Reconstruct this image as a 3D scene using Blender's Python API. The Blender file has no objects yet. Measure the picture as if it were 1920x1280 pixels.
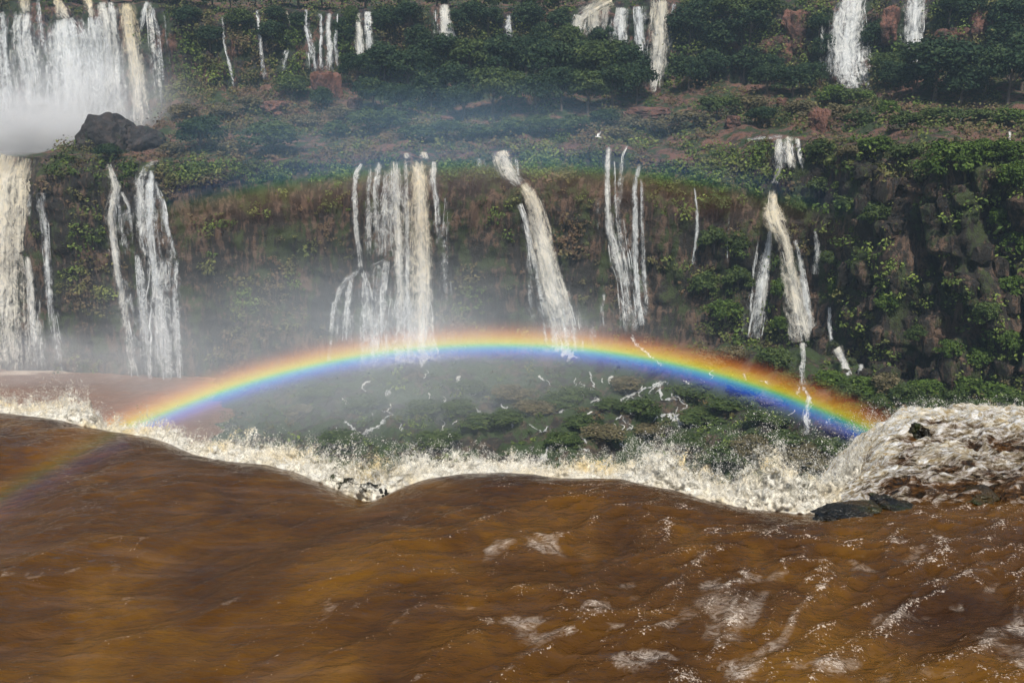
import bpy, math, random
import numpy as np
from mathutils import Vector, Matrix
from mathutils.bvhtree import BVHTree

random.seed(7)
rng = np.random.default_rng(11)
sc = bpy.context.scene
C = sc.collection
R = math.radians

# ------------------------------------------------------------------ camera
FPX = 1700.0                      # focal length in photograph pixels (1920 wide)
PITCH = R(13.2)
EYE = np.array([0.0, 0.0, 6.0])
cam = bpy.data.cameras.new('camera')
cam.sensor_width = 36.0
cam.lens = 36.0 * FPX / 1920.0
cam.clip_start = 0.1
cam.clip_end = 3000
camo = bpy.data.objects.new('camera', cam)
camo.location = EYE
camo.rotation_euler = (math.pi / 2 - PITCH, 0, 0)
C.objects.link(camo)
sc.camera = camo

# ------------------------------------------------------------------ sky and sun
SUN_EL, SUN_AZ = 55.4, -1.2       # the sun stands behind the camera
w = bpy.data.worlds.new('World')
sc.world = w
w.use_nodes = True
wn = w.node_tree.nodes
sky = wn.new('ShaderNodeTexSky')
sky.sky_type = 'NISHITA'
sky.sun_disc = False
sky.sun_elevation = R(SUN_EL)
sky.sun_rotation = math.pi
sky.air_density = 1.0
sky.dust_density = 1.5
bg = wn['Background']
bg.inputs['Strength'].default_value = 0.11
w.node_tree.links.new(sky.outputs[0], bg.inputs['Color'])

sun = bpy.data.lights.new('sun', 'SUN')
sun.energy = 5.0
sun.angle = R(0.5)
sun.color = (1.0, 0.95, 0.86)
suno = bpy.data.objects.new('sun', sun)
ANTI = Vector((math.sin(R(SUN_AZ)) * math.cos(R(SUN_EL)), math.cos(R(SUN_AZ)) * math.cos(R(SUN_EL)), -math.sin(R(SUN_EL))))
suno.rotation_euler = ANTI.to_track_quat('-Z', 'Y').to_euler()
suno.location = (0, -40, 80)
C.objects.link(suno)

vs = sc.view_settings
vs.view_transform = 'Standard'
vs.look = 'None'
vs.exposure = 0.0
vs.gamma = 1.0
vs.use_curve_mapping = False

sc.render.engine = 'CYCLES'
cy = sc.cycles
cy.use_denoising = True
cy.max_bounces = 4
cy.diffuse_bounces = 1
cy.glossy_bounces = 1
cy.transmission_bounces = 2
cy.volume_bounces = 1
cy.transparent_max_bounces = 16
cy.volume_step_rate = 3.0
cy.volume_max_steps = 32
cy.use_adaptive_sampling = True
cy.adaptive_threshold = 0.03
cy.adaptive_min_samples = 16
cy.sample_clamp_indirect = 6
cy.caustics_reflective = False
cy.caustics_refractive = False


# ------------------------------------------------------------------ helpers
def ray(x, y):
    u = (x - 960.0) / FPX
    v = (640.0 - y) / FPX
    cp, sp = math.cos(PITCH), math.sin(PITCH)
    return np.array([u, cp + v * sp, -sp + v * cp])


def at(x, y, Y):
    d = ray(x, y)
    return EYE + d * (Y / d[1])


def on_level(x, y, z):
    d = ray(x, y)
    return EYE + d * ((z - EYE[2]) / d[2])


def depth_of(p):
    return (p[1]) * math.cos(PITCH) - (p[2] - EYE[2]) * math.sin(PITCH)


def to_px(p):
    d = depth_of(p)
    v = p[1] * math.sin(PITCH) + (p[2] - EYE[2]) * math.cos(PITCH)
    return 960 + FPX * p[0] / d, 640 - FPX * v / d


_perm = rng.permutation(512).astype(np.int64)
_perm = np.concatenate([_perm, _perm, _perm])
_grad = rng.normal(size=(512, 3))
_grad /= np.linalg.norm(_grad, axis=1)[:, None]


def pn(p, seed=0):
    """gradient noise, about -1..1, p is (N,3)"""
    p = np.asarray(p, float) + seed * 17.31
    i = np.floor(p).astype(np.int64)
    f = p - i
    s = f * f * f * (f * (f * 6 - 15) + 10)
    i &= 511
    out = 0.0
    for dx in (0, 1):
        wx = s[:, 0] if dx else 1 - s[:, 0]
        hx = _perm[(i[:, 0] + dx) & 511]
        for dy in (0, 1):
            wy = s[:, 1] if dy else 1 - s[:, 1]
            hy = _perm[(hx + i[:, 1] + dy) & 511]
            for dz in (0, 1):
                wz = s[:, 2] if dz else 1 - s[:, 2]
                h = _perm[(hy + i[:, 2] + dz) & 511]
                g = _grad[h]
                out = out + wx * wy * wz * (g[:, 0] * (f[:, 0] - dx) + g[:, 1] * (f[:, 1] - dy) + g[:, 2] * (f[:, 2] - dz))
    return out * 1.7


def fbm(p, octv=4, seed=0, gain=0.5, lac=2.03):
    a, s, o = 1.0, 0.0, 0.0
    p = np.asarray(p, float)
    for k in range(octv):
        o = o + a * pn(p, seed + k)
        s += a
        a *= gain
        p = p * lac
    return o / s


def ridged(p, octv=4, seed=0, gain=0.5):
    a, s, o = 1.0, 0.0, 0.0
    p = np.asarray(p, float)
    for k in range(octv):
        o = o + a * (1 - np.abs(pn(p, seed + k)))
        s += a
        a *= gain
        p = p * 2.1
    return o / s


def smooth(t, a, b):
    t = np.clip((t - a) / (b - a), 0, 1)
    return t * t * (3 - 2 * t)


def gsm(a, sig):
    r = int(sig * 3) + 1
    k = np.exp(-0.5 * (np.arange(-r, r + 1) / sig) ** 2)
    k /= k.sum()
    return np.convolve(np.pad(a, r, mode='edge'), k, mode='valid')


def grid_faces(nr, nc, off=0):
    i = np.arange(nr - 1)[:, None] * nc + np.arange(nc - 1)[None, :]
    return (np.stack([i, i + 1, i + 1 + nc, i + nc], -1).reshape(-1, 4) + off)


def mesh_np(name, v, quads=None, tris=None, smooth_shade=True):
    me = bpy.data.meshes.new(name)
    v = np.asarray(v, np.float32)
    lists, sizes = [], []
    if quads is not None and len(quads):
        lists.append(np.asarray(quads, np.int32).ravel())
        sizes.append(np.full(len(quads), 4, np.int32))
    if tris is not None and len(tris):
        lists.append(np.asarray(tris, np.int32).ravel())
        sizes.append(np.full(len(tris), 3, np.int32))
    idx = np.concatenate(lists)
    sz = np.concatenate(sizes)
    me.vertices.add(len(v))
    me.vertices.foreach_set('co', v.ravel())
    me.loops.add(len(idx))
    me.loops.foreach_set('vertex_index', idx)
    me.polygons.add(len(sz))
    st = np.zeros(len(sz), np.int32)
    st[1:] = np.cumsum(sz)[:-1]
    me.polygons.foreach_set('loop_start', st)
    me.polygons.foreach_set('loop_total', sz)
    me.polygons.foreach_set('use_smooth', np.full(len(sz), smooth_shade, bool))
    me.update(calc_edges=True)
    return me


def attr(me, name, vals):
    a = me.attributes.new(name, 'FLOAT', 'POINT')
    a.data.foreach_set('value', np.asarray(vals, np.float32))


def attr_v(me, name, vals):
    a = me.attributes.new(name, 'FLOAT_VECTOR', 'POINT')
    a.data.foreach_set('vector', np.asarray(vals, np.float32).ravel())


def obj(name, me, mat=None, parent=None, loc=None):
    o = bpy.data.objects.new(name, me)
    if mat is not None and me is not None and not me.materials:
        me.materials.append(mat)
    if parent is not None:
        o.parent = parent
    if loc is not None:
        o.location = loc
    C.objects.link(o)
    return o


def tag(o, label=None, cat=None, group=None, kind=None):
    if label:
        o['label'] = label
    if cat:
        o['category'] = cat
    if group:
        o['group'] = group
    if kind:
        o['kind'] = kind
    return o


def thing(name, label, cat, loc, group=None):
    o = obj(name, None, loc=loc)
    o.empty_display_size = 0.5
    return tag(o, label, cat, group)


ORD = ['leftmost', 'second', 'third', 'fourth', 'fifth', 'sixth', 'seventh', 'eighth', 'ninth', 'tenth', 'eleventh', 'twelfth',
       'thirteenth', 'fourteenth', 'fifteenth', 'sixteenth', 'seventeenth', 'eighteenth', 'nineteenth', 'twentieth']
ORD += ['twenty-' + s for s in ['first'] + ORD[1:9]] + ['thirtieth'] + ['thirty-' + s for s in ['first'] + ORD[1:9]] + ['fortieth']
ORD += ['forty-' + s for s in ['first'] + ORD[1:9]]


def nth(k):
    return 'leftmost' if k == 0 else ORD[k] + ' from the left'


# ------------------------------------------------------------------ materials
class NB:
    def __init__(s, name):
        s.m = bpy.data.materials.new(name)
        s.m.use_nodes = True
        s.t = s.m.node_tree
        s.t.nodes.clear()
        s.out = s.t.nodes.new('ShaderNodeOutputMaterial')

    def n(s, typ, ins=None, **props):
        nd = s.t.nodes.new('ShaderNode' + typ)
        for k, v in props.items():
            setattr(nd, k, v)
        for k, v in (ins or {}).items():
            s.set(nd, k, v)
        return nd

    def set(s, nd, k, v):
        i = nd.inputs[k]
        if isinstance(v, bpy.types.NodeSocket):
            s.t.links.new(v, i)
        elif isinstance(v, bpy.types.Node):
            s.t.links.new(v.outputs[0], i)
        else:
            i.default_value = v

    def math(s, op, a, b=0.0, clamp=False):
        return s.n('Math', {0: a, 1: b}, operation=op, use_clamp=clamp).outputs[0]

    def ramp(s, fac, stops, interp='LINEAR'):
        r = s.n('ValToRGB', {'Fac': fac})
        r.color_ramp.interpolation = interp
        el = r.color_ramp.elements
        while len(el) < len(stops):
            el.new(0.5)
        for e, (p, c) in zip(el, stops):
            e.position = p
            e.color = c if len(c) == 4 else (*c, 1)
        return r.outputs[0]

    def mix(s, f, a, b):
        m = s.n('Mix', data_type='RGBA')
        for i in m.inputs:
            if i.name == 'Factor' and i.type == 'VALUE':
                s.set(m, list(m.inputs).index(i), f)
            if i.name == 'A' and i.type == 'RGBA':
                s.set(m, list(m.inputs).index(i), a if not isinstance(a, tuple) else (*a, 1))
            if i.name == 'B' and i.type == 'RGBA':
                s.set(m, list(m.inputs).index(i), b if not isinstance(b, tuple) else (*b, 1))
        return [o for o in m.outputs if o.type == 'RGBA'][0]

    def noise(s, scale, detail=4, rough=0.55, vec=None, dist=0.0):
        nd = s.n('TexNoise', {'Scale': scale, 'Detail': detail, 'Roughness': rough, 'Distortion': dist})
        if vec is not None:
            s.set(nd, 'Vector', vec)
        return nd.outputs[0]

    def pos(s, scale=(1, 1, 1)):
        g = s.n('NewGeometry')
        mp = s.n('Mapping', {'Vector': g.outputs['Position'], 'Scale': scale})
        return mp.outputs[0]

    def attr(s, name):
        return s.n('Attribute', attribute_name=name).outputs['Fac']

    def done(s, shader):
        s.t.links.new(shader.outputs[0] if isinstance(shader, bpy.types.Node) else shader, s.out.inputs['Surface'])
        return s.m


def ground_mat(name, earth, dark, green, g_amt, d_amt, streak=(1, 1, 1), rough=0.9):
    b = NB(name)
    p = b.pos()
    ps = b.pos(streak)
    n1 = b.noise(0.16, 5, 0.6, p)
    n2 = b.noise(0.9, 5, 0.65, ps)
    n3 = b.noise(4.0, 4, 0.6, p)
    f1 = b.ramp(b.math('ADD', n2, b.math('MULTIPLY', b.math('SUBTRACT', n1, 0.5), 0.8)), [(0.5 - d_amt, (0, 0, 0)), (0.62 - d_amt, (1, 1, 1))])
    e2 = b.mix(n3, earth, tuple(c * 0.55 for c in earth))
    col = b.mix(f1, dark, e2)
    gn = b.noise(0.35, 5, 0.7, b.pos((1.0, 1.0, 0.55)))
    fg = b.ramp(b.math('ADD', gn, b.math('MULTIPLY', n3, 0.15)), [(0.66 - g_amt, (0, 0, 0)), (0.74 - g_amt, (1, 1, 1))])
    g2 = b.mix(n3, green, tuple(c * 0.5 for c in green))
    col = b.mix(fg, col, g2)
    bmp = b.n('Bump', {'Height': b.math('ADD', n2, b.math('MULTIPLY', n3, 0.5)), 'Strength': 0.9, 'Distance': 0.5})
    sh = b.n('BsdfPrincipled', {'Base Color': col, 'Roughness': rough, 'Normal': bmp.outputs[0], 'Specular IOR Level': 0.25})
    return b.done(sh)


M = {}
M['gorge'] = ground_mat('gorge_ground', (0.11, 0.08, 0.055), (0.03, 0.026, 0.022), (0.05, 0.075, 0.028), 0.15, 0.02)
M['cliff'] = ground_mat('basalt_cliff', (0.135, 0.088, 0.062), (0.022, 0.019, 0.016), (0.05, 0.065, 0.024), 0.075, 0.0, (1.6, 1.6, 0.32))
M['terrace'] = ground_mat('red_earth', (0.175, 0.094, 0.070), (0.05, 0.035, 0.03), (0.04, 0.06, 0.025), 0.12, 0.10)
M['upper'] = ground_mat('upper_cliff_rock', (0.15, 0.08, 0.06), (0.025, 0.022, 0.024), (0.035, 0.05, 0.025), 0.12, 0.02, (1.5, 1.5, 0.4))
M['redrock'] = ground_mat('red_rock', (0.20, 0.098, 0.072), (0.07, 0.04, 0.034), (0.04, 0.06, 0.025), 0.03, 0.06)
M['darkrock'] = ground_mat('dark_rock', (0.07, 0.055, 0.05), (0.03, 0.027, 0.026), (0.03, 0.045, 0.02), 0.03, 0.02)
M['mossrock'] = ground_mat('mossy_rock', (0.06, 0.038, 0.015), (0.010, 0.009, 0.006), (0.035, 0.045, 0.010), 0.06, -0.02, rough=0.3)


def leaf_mat(name, c0, c1, c2, brown=(0.15, 0.10, 0.065)):
    b = NB(name)
    t = b.attr('tint')
    col = b.ramp(t, [(0.0, c0), (0.5, c1), (1.0, c2)])
    col = b.mix(b.attr('dry'), col, brown)
    d = b.n('BsdfDiffuse', {'Color': col})
    tr = b.n('BsdfTranslucent', {'Color': col})
    mx = b.n('MixShader', {0: 0.15, 1: d.outputs[0], 2: tr.outputs[0]})
    return b.done(mx)


M['leaf_dark'] = leaf_mat('dark_leaves', (0.010, 0.022, 0.014), (0.030, 0.052, 0.028), (0.085, 0.115, 0.045))
M['leaf_mid'] = leaf_mat('mid_leaves', (0.024, 0.038, 0.016), (0.062, 0.09, 0.032), (0.14, 0.17, 0.06))
M['leaf_bright'] = leaf_mat('bright_leaves', (0.03, 0.05, 0.015), (0.075, 0.12, 0.028), (0.16, 0.21, 0.055))
M['leaf_dry'] = leaf_mat('dry_leaves', (0.05, 0.045, 0.03), (0.13, 0.115, 0.06), (0.24, 0.19, 0.12))
M['under'] = leaf_mat('undergrowth_leaves', (0.025, 0.032, 0.016), (0.075, 0.115, 0.032), (0.19, 0.24, 0.06), (0.15, 0.095, 0.065))
b = NB('bark')
M['bark'] = b.done(b.n('BsdfPrincipled', {'Base Color': b.ramp(b.noise(6, 4), [(0.3, (0.05, 0.035, 0.025)), (0.7, (0.13, 0.10, 0.08))]), 'Roughness': 0.9}))


def fall_mat():
    b = NB('falling_water')
    uv = b.n('Attribute', attribute_name='flow').outputs['Vector']
    m1 = b.n('Mapping', {'Vector': uv, 'Scale': (1.0, 0.06, 1)}).outputs[0]
    m2 = b.n('Mapping', {'Vector': uv, 'Scale': (3.0, 0.30, 1)}).outputs[0]
    m3 = b.n('Mapping', {'Vector': uv, 'Scale': (0.95, 0.48, 1)}).outputs[0]
    n1 = b.noise(1.0, 3, 0.55, m1, 0.3)
    n2 = b.noise(1.0, 4, 0.65, m2, 0.8)
    n3 = b.noise(1.0, 6, 0.72, m3, 0.9)
    s = b.math('ADD', b.math('MULTIPLY', n1, 1.0), b.math('ADD', b.math('MULTIPLY', n2, 0.45), b.math('MULTIPLY', n3, 1.35)))
    a = b.math('ADD', b.attr('cover'), b.math('MULTIPLY', b.math('SUBTRACT', s, 1.4), 1.6))
    al = b.n('MapRange', {'Value': a, 'From Min': 0.08, 'From Max': 1.1}, interpolation_type='SMOOTHSTEP').outputs[0]
    al = b.math('MULTIPLY', al, 0.95)
    cf = b.math('ADD', b.attr('cream'), b.math('MULTIPLY', b.math('SUBTRACT', n3, 0.5), 1.0), clamp=True)
    col = b.mix(cf, (0.80, 0.83, 0.84), (0.76, 0.64, 0.42))
    fac = b.n('MapRange', {'Value': b.math('ADD', n2, b.math('MULTIPLY', n3, 1.5)), 'From Min': 0.85, 'From Max': 1.45, 'To Min': 0.55, 'To Max': 1.0}).outputs[0]
    col = b.mix(fac, (0.30, 0.30, 0.29), col)
    bp = b.n('Bump', {'Height': b.math('ADD', n2, n3), 'Strength': 0.7, 'Distance': 0.5}).outputs[0]
    d = b.n('BsdfDiffuse', {'Color': col, 'Normal': bp})
    tr = b.n('BsdfTranslucent', {'Color': col})
    wsh = b.n('MixShader', {0: 0.2, 1: d.outputs[0], 2: tr.outputs[0]})
    mx = b.n('MixShader', {0: al, 1: b.n('BsdfTransparent').outputs[0], 2: wsh.outputs[0]})
    return b.done(mx)


M['fall'] = fall_mat()



def foam_mat(name, c_hi, c_lo, scale):
    b = NB(name)
    p = b.pos()
    n = b.noise(scale, 6, 0.68, p, 0.5)
    n2 = b.noise(scale * 4.5, 5, 0.68, p, 0.4)
    n3 = b.noise(scale * 13, 3, 0.6, p)
    n0 = b.noise(0.6, 3, 0.6, p)
    col = b.ramp(b.math('ADD', b.math('MULTIPLY', n, 0.6), b.math('MULTIPLY', n2, 0.4)), [(0.34, c_lo), (0.56, c_hi)])
    col = b.mix(b.n('MapRange', {'Value': n0, 'From Min': 0.5, 'From Max': 0.68}).outputs[0], col, b.mix(n2, (0.85, 0.72, 0.42), (0.62, 0.44, 0.18)))
    h = b.attr('rise')
    e = b.math('ADD', b.math('MULTIPLY', b.math('SUBTRACT', n, 0.5), 1.6), b.math('ADD', b.math('MULTIPLY', b.math('SUBTRACT', n2, 0.5), 1.6), b.math('MULTIPLY', b.math('SUBTRACT', n3, 0.5), 1.5)))
    al = b.n('MapRange', {'Value': b.math('SUBTRACT', b.math('ADD', e, 0.78), h), 'From Min': 0.0, 'From Max': 0.3}).outputs[0]
    bp = b.n('Bump', {'Height': b.math('ADD', n2, b.math('MULTIPLY', n3, 0.4)), 'Strength': 0.8, 'Distance': 0.1})
    sh = b.n('BsdfPrincipled', {'Base Color': col, 'Roughness': 0.4, 'Normal': bp.outputs[0], 'Alpha': al})
    return b.done(sh)


M['foam'] = foam_mat('churned_foam', (0.82, 0.78, 0.67), (0.48, 0.40, 0.27), 2.4)
b = NB('spray_drops')
d = b.n('BsdfPrincipled', {'Base Color': b.mix(b.attr('tint'), (0.80, 0.79, 0.74), (0.66, 0.55, 0.36)), 'Roughness': 0.25, 'IOR': 1.33})
tr = b.n('BsdfTranslucent', {'Color': (0.85, 0.85, 0.82, 1)})
M['drops'] = b.done(b.n('MixShader', {0: 0.3, 1: d.outputs[0], 2: tr.outputs[0]}))


def water_mat():
    b = NB('brown_river_water')
    g = b.n('NewGeometry').outputs['Position']
    rot = b.n('Mapping', {'Vector': g, 'Rotation': (0, 0, R(-35)), 'Scale': (0.42, 1.2, 1.0)}).outputs[0]
    n1 = b.noise(0.35, 4, 0.6, g, 0.8)
    n2 = b.noise(3.0, 4, 0.55, rot, 0.0)
    n3 = b.noise(11.0, 5, 0.62, rot, 0.3)
    n4 = b.noise(34.0, 3, 0.55, g)
    col = b.ramp(b.math('ADD', b.math('MULTIPLY', n1, 0.75), b.math('MULTIPLY', n2, 0.25)),
                 [(0.34, (0.034, 0.0130, 0.0010)), (0.50, (0.072, 0.0295, 0.0016)), (0.66, (0.135, 0.060, 0.003))])
    fm = b.attr('foam')
    wm = b.n('Mapping', {'Vector': g, 'Scale': (0.8, 1.3, 1)}).outputs[0]
    la = b.noise(3.6, 5, 0.62, wm, 1.6)
    lb = b.noise(10.0, 4, 0.65, wm, 1.2)
    r1 = b.math('SUBTRACT', 1.0, b.math('MULTIPLY', b.math('ABSOLUTE', b.math('SUBTRACT', la, 0.5)), 15.0), clamp=True)
    r2 = b.math('SUBTRACT', 1.0, b.math('MULTIPLY', b.math('ABSOLUTE', b.math('SUBTRACT', lb, 0.5)), 11.0), clamp=True)
    ff = b.math('MULTIPLY', b.math('ADD', b.math('MULTIPLY', r1, 0.75), b.math('MULTIPLY', r2, 0.5)), b.n('MapRange', {'Value': fm, 'From Min': 0.20, 'From Max': 0.85}).outputs[0], clamp=True)
    thick = b.n('MapRange', {'Value': b.math('ADD', fm, b.math('MULTIPLY', b.math('SUBTRACT', lb, 0.5), 2.2)), 'From Min': 1.18, 'From Max': 1.4}).outputs[0]
    ff = b.math('MAXIMUM', ff, thick)
    film = b.noise(1.6, 4, 0.6, b.n('Mapping', {'Vector': g, 'Rotation': (0, 0, R(-36)), 'Scale': (0.22, 1.9, 1.0)}).outputs[0], 0.5)
    film = b.n('MapRange', {'Value': film, 'From Min': 0.52, 'From Max': 0.72, 'To Max': 0.22}).outputs[0]
    film = b.math('MULTIPLY', film, b.math('SUBTRACT', 1.1, b.attr('rough')), clamp=True)
    col = b.mix(film, col, (0.20, 0.13, 0.095))
    glint_fleck = b.n('MapRange', {'Value': b.math('ADD', b.math('MULTIPLY', b.attr('crest'), 0.25), b.noise(26.0, 3, 0.7, g)), 'From Min': 0.755, 'From Max': 0.83}).outputs[0]  # small pale dots painted into the colour as sun glints, denser on wave crests
    ff = b.math('MAXIMUM', ff, b.math('MULTIPLY', glint_fleck, 0.8))
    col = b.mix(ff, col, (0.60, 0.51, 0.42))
    h = b.math('ADD', b.math('MULTIPLY', n2, 0.40), b.math('ADD', b.math('MULTIPLY', n3, 0.26), b.math('MULTIPLY', n4, 0.07)))
    bp = b.n('Bump', {'Height': h, 'Strength': b.math('ADD', 0.45, b.math('MULTIPLY', b.attr('rough'), 0.5)), 'Distance': 0.2})
    ro = b.math('ADD', 0.045, b.math('MULTIPLY', ff, 0.4))
    sh = b.n('BsdfPrincipled', {'Base Color': col, 'Roughness': ro, 'IOR': 1.33, 'Normal': bp.outputs[0], 'Specular IOR Level': 0.5})
    return b.done(sh)


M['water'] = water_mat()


def rapids_mat():
    b = NB('white_rapids_water')
    g = b.n('NewGeometry').outputs['Position']
    mp = b.n('Mapping', {'Vector': g, 'Rotation': (0, 0, R(-20)), 'Scale': (0.55, 1.7, 1.2)}).outputs[0]
    n1 = b.noise(1.8, 6, 0.68, mp, 0.8)
    n2 = b.noise(7, 5, 0.68, mp, 0.7)
    wm = b.attr('foam')
    f = b.n('MapRange', {'Value': b.math('ADD', wm, b.math('ADD', b.math('MULTIPLY', b.math('SUBTRACT', n1, 0.5), 2.0), b.math('MULTIPLY', b.math('SUBTRACT', n2, 0.5), 1.4))), 'From Min': 0.35, 'From Max': 0.95}).outputs[0]
    brown = b.ramp(n2, [(0.38, (0.014, 0.009, 0.004)), (0.52, (0.08, 0.036, 0.010)), (0.66, (0.24, 0.13, 0.045))])
    white = b.ramp(n2, [(0.38, (0.42, 0.30, 0.13)), (0.50, (0.66, 0.59, 0.45)), (0.60, (0.84, 0.83, 0.81))])
    col = b.mix(f, brown, white)
    bp = b.n('Bump', {'Height': b.math('ADD', n1, n2), 'Strength': 1.0, 'Distance': 0.16})
    return b.done(b.n('BsdfPrincipled', {'Base Color': col, 'Roughness': 0.22, 'IOR': 1.33, 'Normal': bp.outputs[0]}))


M['rapids'] = rapids_mat()
b = NB('lower_river_water')
nn = b.noise(0.12, 5, 0.6, b.pos((1, 2.2, 1)), 0.6)
n2 = b.noise(1.1, 4, 0.6, b.pos((0.6, 1.6, 1)))
fcol = b.mix(b.n('MapRange', {'Value': b.math('ADD', b.attr('foam'), b.math('MULTIPLY', b.math('SUBTRACT', nn, 0.5), 1.8)), 'From Min': 0.5, 'From Max': 1.1}).outputs[0],
             b.ramp(n2, [(0.35, (0.14, 0.065, 0.035)), (0.7, (0.22, 0.11, 0.06))]), (0.72, 0.62, 0.50))
M['river'] = b.done(b.n('BsdfPrincipled', {'Base Color': fcol, 'Roughness': 0.3, 'IOR': 1.33, 'Normal': b.n('Bump', {'Height': n2, 'Strength': 0.6, 'Distance': 0.4}).outputs[0]}))
b = NB('bird_plumage')
M['bird'] = b.done(b.n('BsdfPrincipled', {'Base Color': b.ramp(b.noise(9, 3), [(0.3, (0.72, 0.70, 0.66)), (0.7, (0.86, 0.85, 0.83))]), 'Roughness': 0.7}))

# ------------------------------------------------------------------ terrain: gorge floor, two cliffs, terrace, plateau
LINES = {
    'front': [(-400, 960, 96), (0, 960, 96), (300, 955, 95), (520, 910, 94), (900, 905, 90), (1300, 905, 86), (1600, 900, 76), (1920, 890, 66), (2300, 890, 62)],
    'base': [(-400, 702, 148), (0, 702, 148), (120, 704, 146), (300, 716, 143), (450, 705, 142), (620, 690, 140), (780, 674, 138), (930, 667, 138),
             (1050, 654, 136), (1200, 648, 132), (1300, 650, 128), (1420, 646, 123), (1520, 656, 116), (1650, 715, 102), (1800, 755, 93),
             (1920, 775, 88), (2300, 790, 80)],
    'brow': [(-400, 330, 157), (-20, 330, 157), (45, 330, 157), (72, 330, 147), (120, 325, 146), (200, 345, 147), (290, 345, 147), (400, 340, 146),
             (520, 335, 146), (660, 345, 144), (760, 325, 143), (820, 345, 142), (900, 335, 142), (960, 325, 142), (1060, 335, 140), (1140, 318, 139),
             (1220, 340, 137), (1300, 345, 133), (1380, 340, 130), (1450, 345, 127), (1520, 320, 122), (1600, 310, 114), (1700, 325, 106),
             (1760, 310, 102), (1850, 310, 98), (1920, 330, 95), (2300, 330, 88)],
    'lip': [(-400, 292, 166), (0, 292, 166), (45, 292, 166), (75, 292, 153), (120, 288, 152), (200, 305, 151), (290, 305, 150), (400, 305, 150),
            (520, 300, 150), (660, 312, 148), (760, 288, 147), (820, 308, 146), (900, 297, 146), (960, 285, 146), (1060, 302, 144), (1140, 280, 143),
            (1220, 303, 141), (1300, 308, 138), (1380, 300, 135), (1450, 264, 132), (1520, 262, 128), (1600, 264, 122), (1700, 275, 114),
            (1760, 262, 110), (1850, 264, 106), (1920, 285, 103), (2300, 285, 96)],
    'terrace': [(-400, 272, 184), (0, 272, 184), (200, 268, 184), (270, 250, 182), (310, 218, 180), (450, 215, 180), (600, 222, 180), (700, 220, 180),
                (900, 232, 178), (1100, 228, 176), (1300, 218, 172), (1500, 212, 164), (1700, 215, 152), (1920, 228, 142), (2300, 228, 134)],
    'upper_base': [(-400, 262, 190), (0, 262, 190), (230, 255, 190), (290, 225, 190), (320, 188, 190), (400, 168, 192), (520, 152, 194), (620, 135, 196),
                   (700, 150, 198), (900, 150, 200), (1100, 150, 200), (1230, 165, 196), (1300, 160, 194), (1400, 150, 188), (1590, 165, 180),
                   (1700, 125, 175), (1800, 130, 170), (1920, 150, 162), (2300, 150, 154)],
    'upper_brow': [(-400, 34, 195), (0, 34, 195), (300, 34, 195), (400, 44, 197), (520, 40, 199), (650, 42, 201), (800, 34, 202), (960, 48, 202),
                   (1050, 45, 202), (1100, 32, 202), (1160, 24, 200), (1240, 24, 199), (1300, 22, 197), (1590, 20, 184), (1720, 14, 178), (1920, 5, 168), (2300, 0, 160)],
    'upper_lip': [(-400, 8, 200), (0, 8, 200), (320, 8, 200), (400, 22, 202), (520, 18, 203), (650, 18, 204), (800, 12, 206), (960, 25, 206),
                  (1050, 20, 206), (1130, 0, 206), (1240, 0, 204), (1300, -8, 202), (1590, -8, 189), (1720, -14, 183), (1920, -30, 175), (2300, -30, 168)],
}
DX = 0.42
XS = np.arange(-150, 150.1, DX)
NX = len(XS)
ctrl = []
ctrl.append(('near', np.full(NX, 56.0), np.full(NX, -44.0)))
for nm in ('front', 'base', 'brow', 'lip', 'terrace', 'upper_base', 'upper_brow', 'upper_lip'):
    P = np.array([at(*t) for t in LINES[nm]])
    Yk = np.interp(XS, P[:, 0], P[:, 1])
    Zk = np.interp(XS, P[:, 0], P[:, 2])
    sg = 1.2 if nm in ('brow', 'lip') else 4
    ctrl.append((nm, gsm(Yk, sg), gsm(Zk, sg)))
ctrl.append(('back', ctrl[-1][1] + 90.0, ctrl[-1][2] + 16.0))
ROWS = [44, 110, 84, 16, 70, 34, 60, 14, 40]
SEG = ['near', 'floor', 'face', 'brow', 'terrace', 'slope', 'upface', 'upbrow', 'plateau']
gy, gz, segid = [], [], []
for k in range(len(ROWS)):
    n = ROWS[k]
    t = np.arange(n) / n
    gy.append(ctrl[k][1][None] * (1 - t[:, None]) + ctrl[k + 1][1][None] * t[:, None])
    gz.append(ctrl[k][2][None] * (1 - t[:, None]) + ctrl[k + 1][2][None] * t[:, None])
    segid += [k + tt for tt in t]
gy.append(ctrl[-1][1][None])
gz.append(ctrl[-1][2][None])
segid.append(len(ROWS))
GY, GZ, segid = np.vstack(gy), np.vstack(gz), np.array(segid)
NR = len(segid)
# round the corners of the lofted profile a little
for _ in range(3):
    GY[1:-1] = 0.25 * GY[:-2] + 0.5 * GY[1:-1] + 0.25 * GY[2:]
    GZ[1:-1] = 0.25 * GZ[:-2] + 0.5 * GZ[1:-1] + 0.25 * GZ[2:]
GX = np.repeat(XS[None], NR, 0)
G = np.stack([GX, GY, GZ], -1)


def grid_normals(G):
    du = np.gradient(G, axis=1)
    dv = np.gradient(G, axis=0)
    n = np.cross(du, dv)
    n /= np.linalg.norm(n, axis=2)[..., None] + 1e-9
    return n


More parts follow.
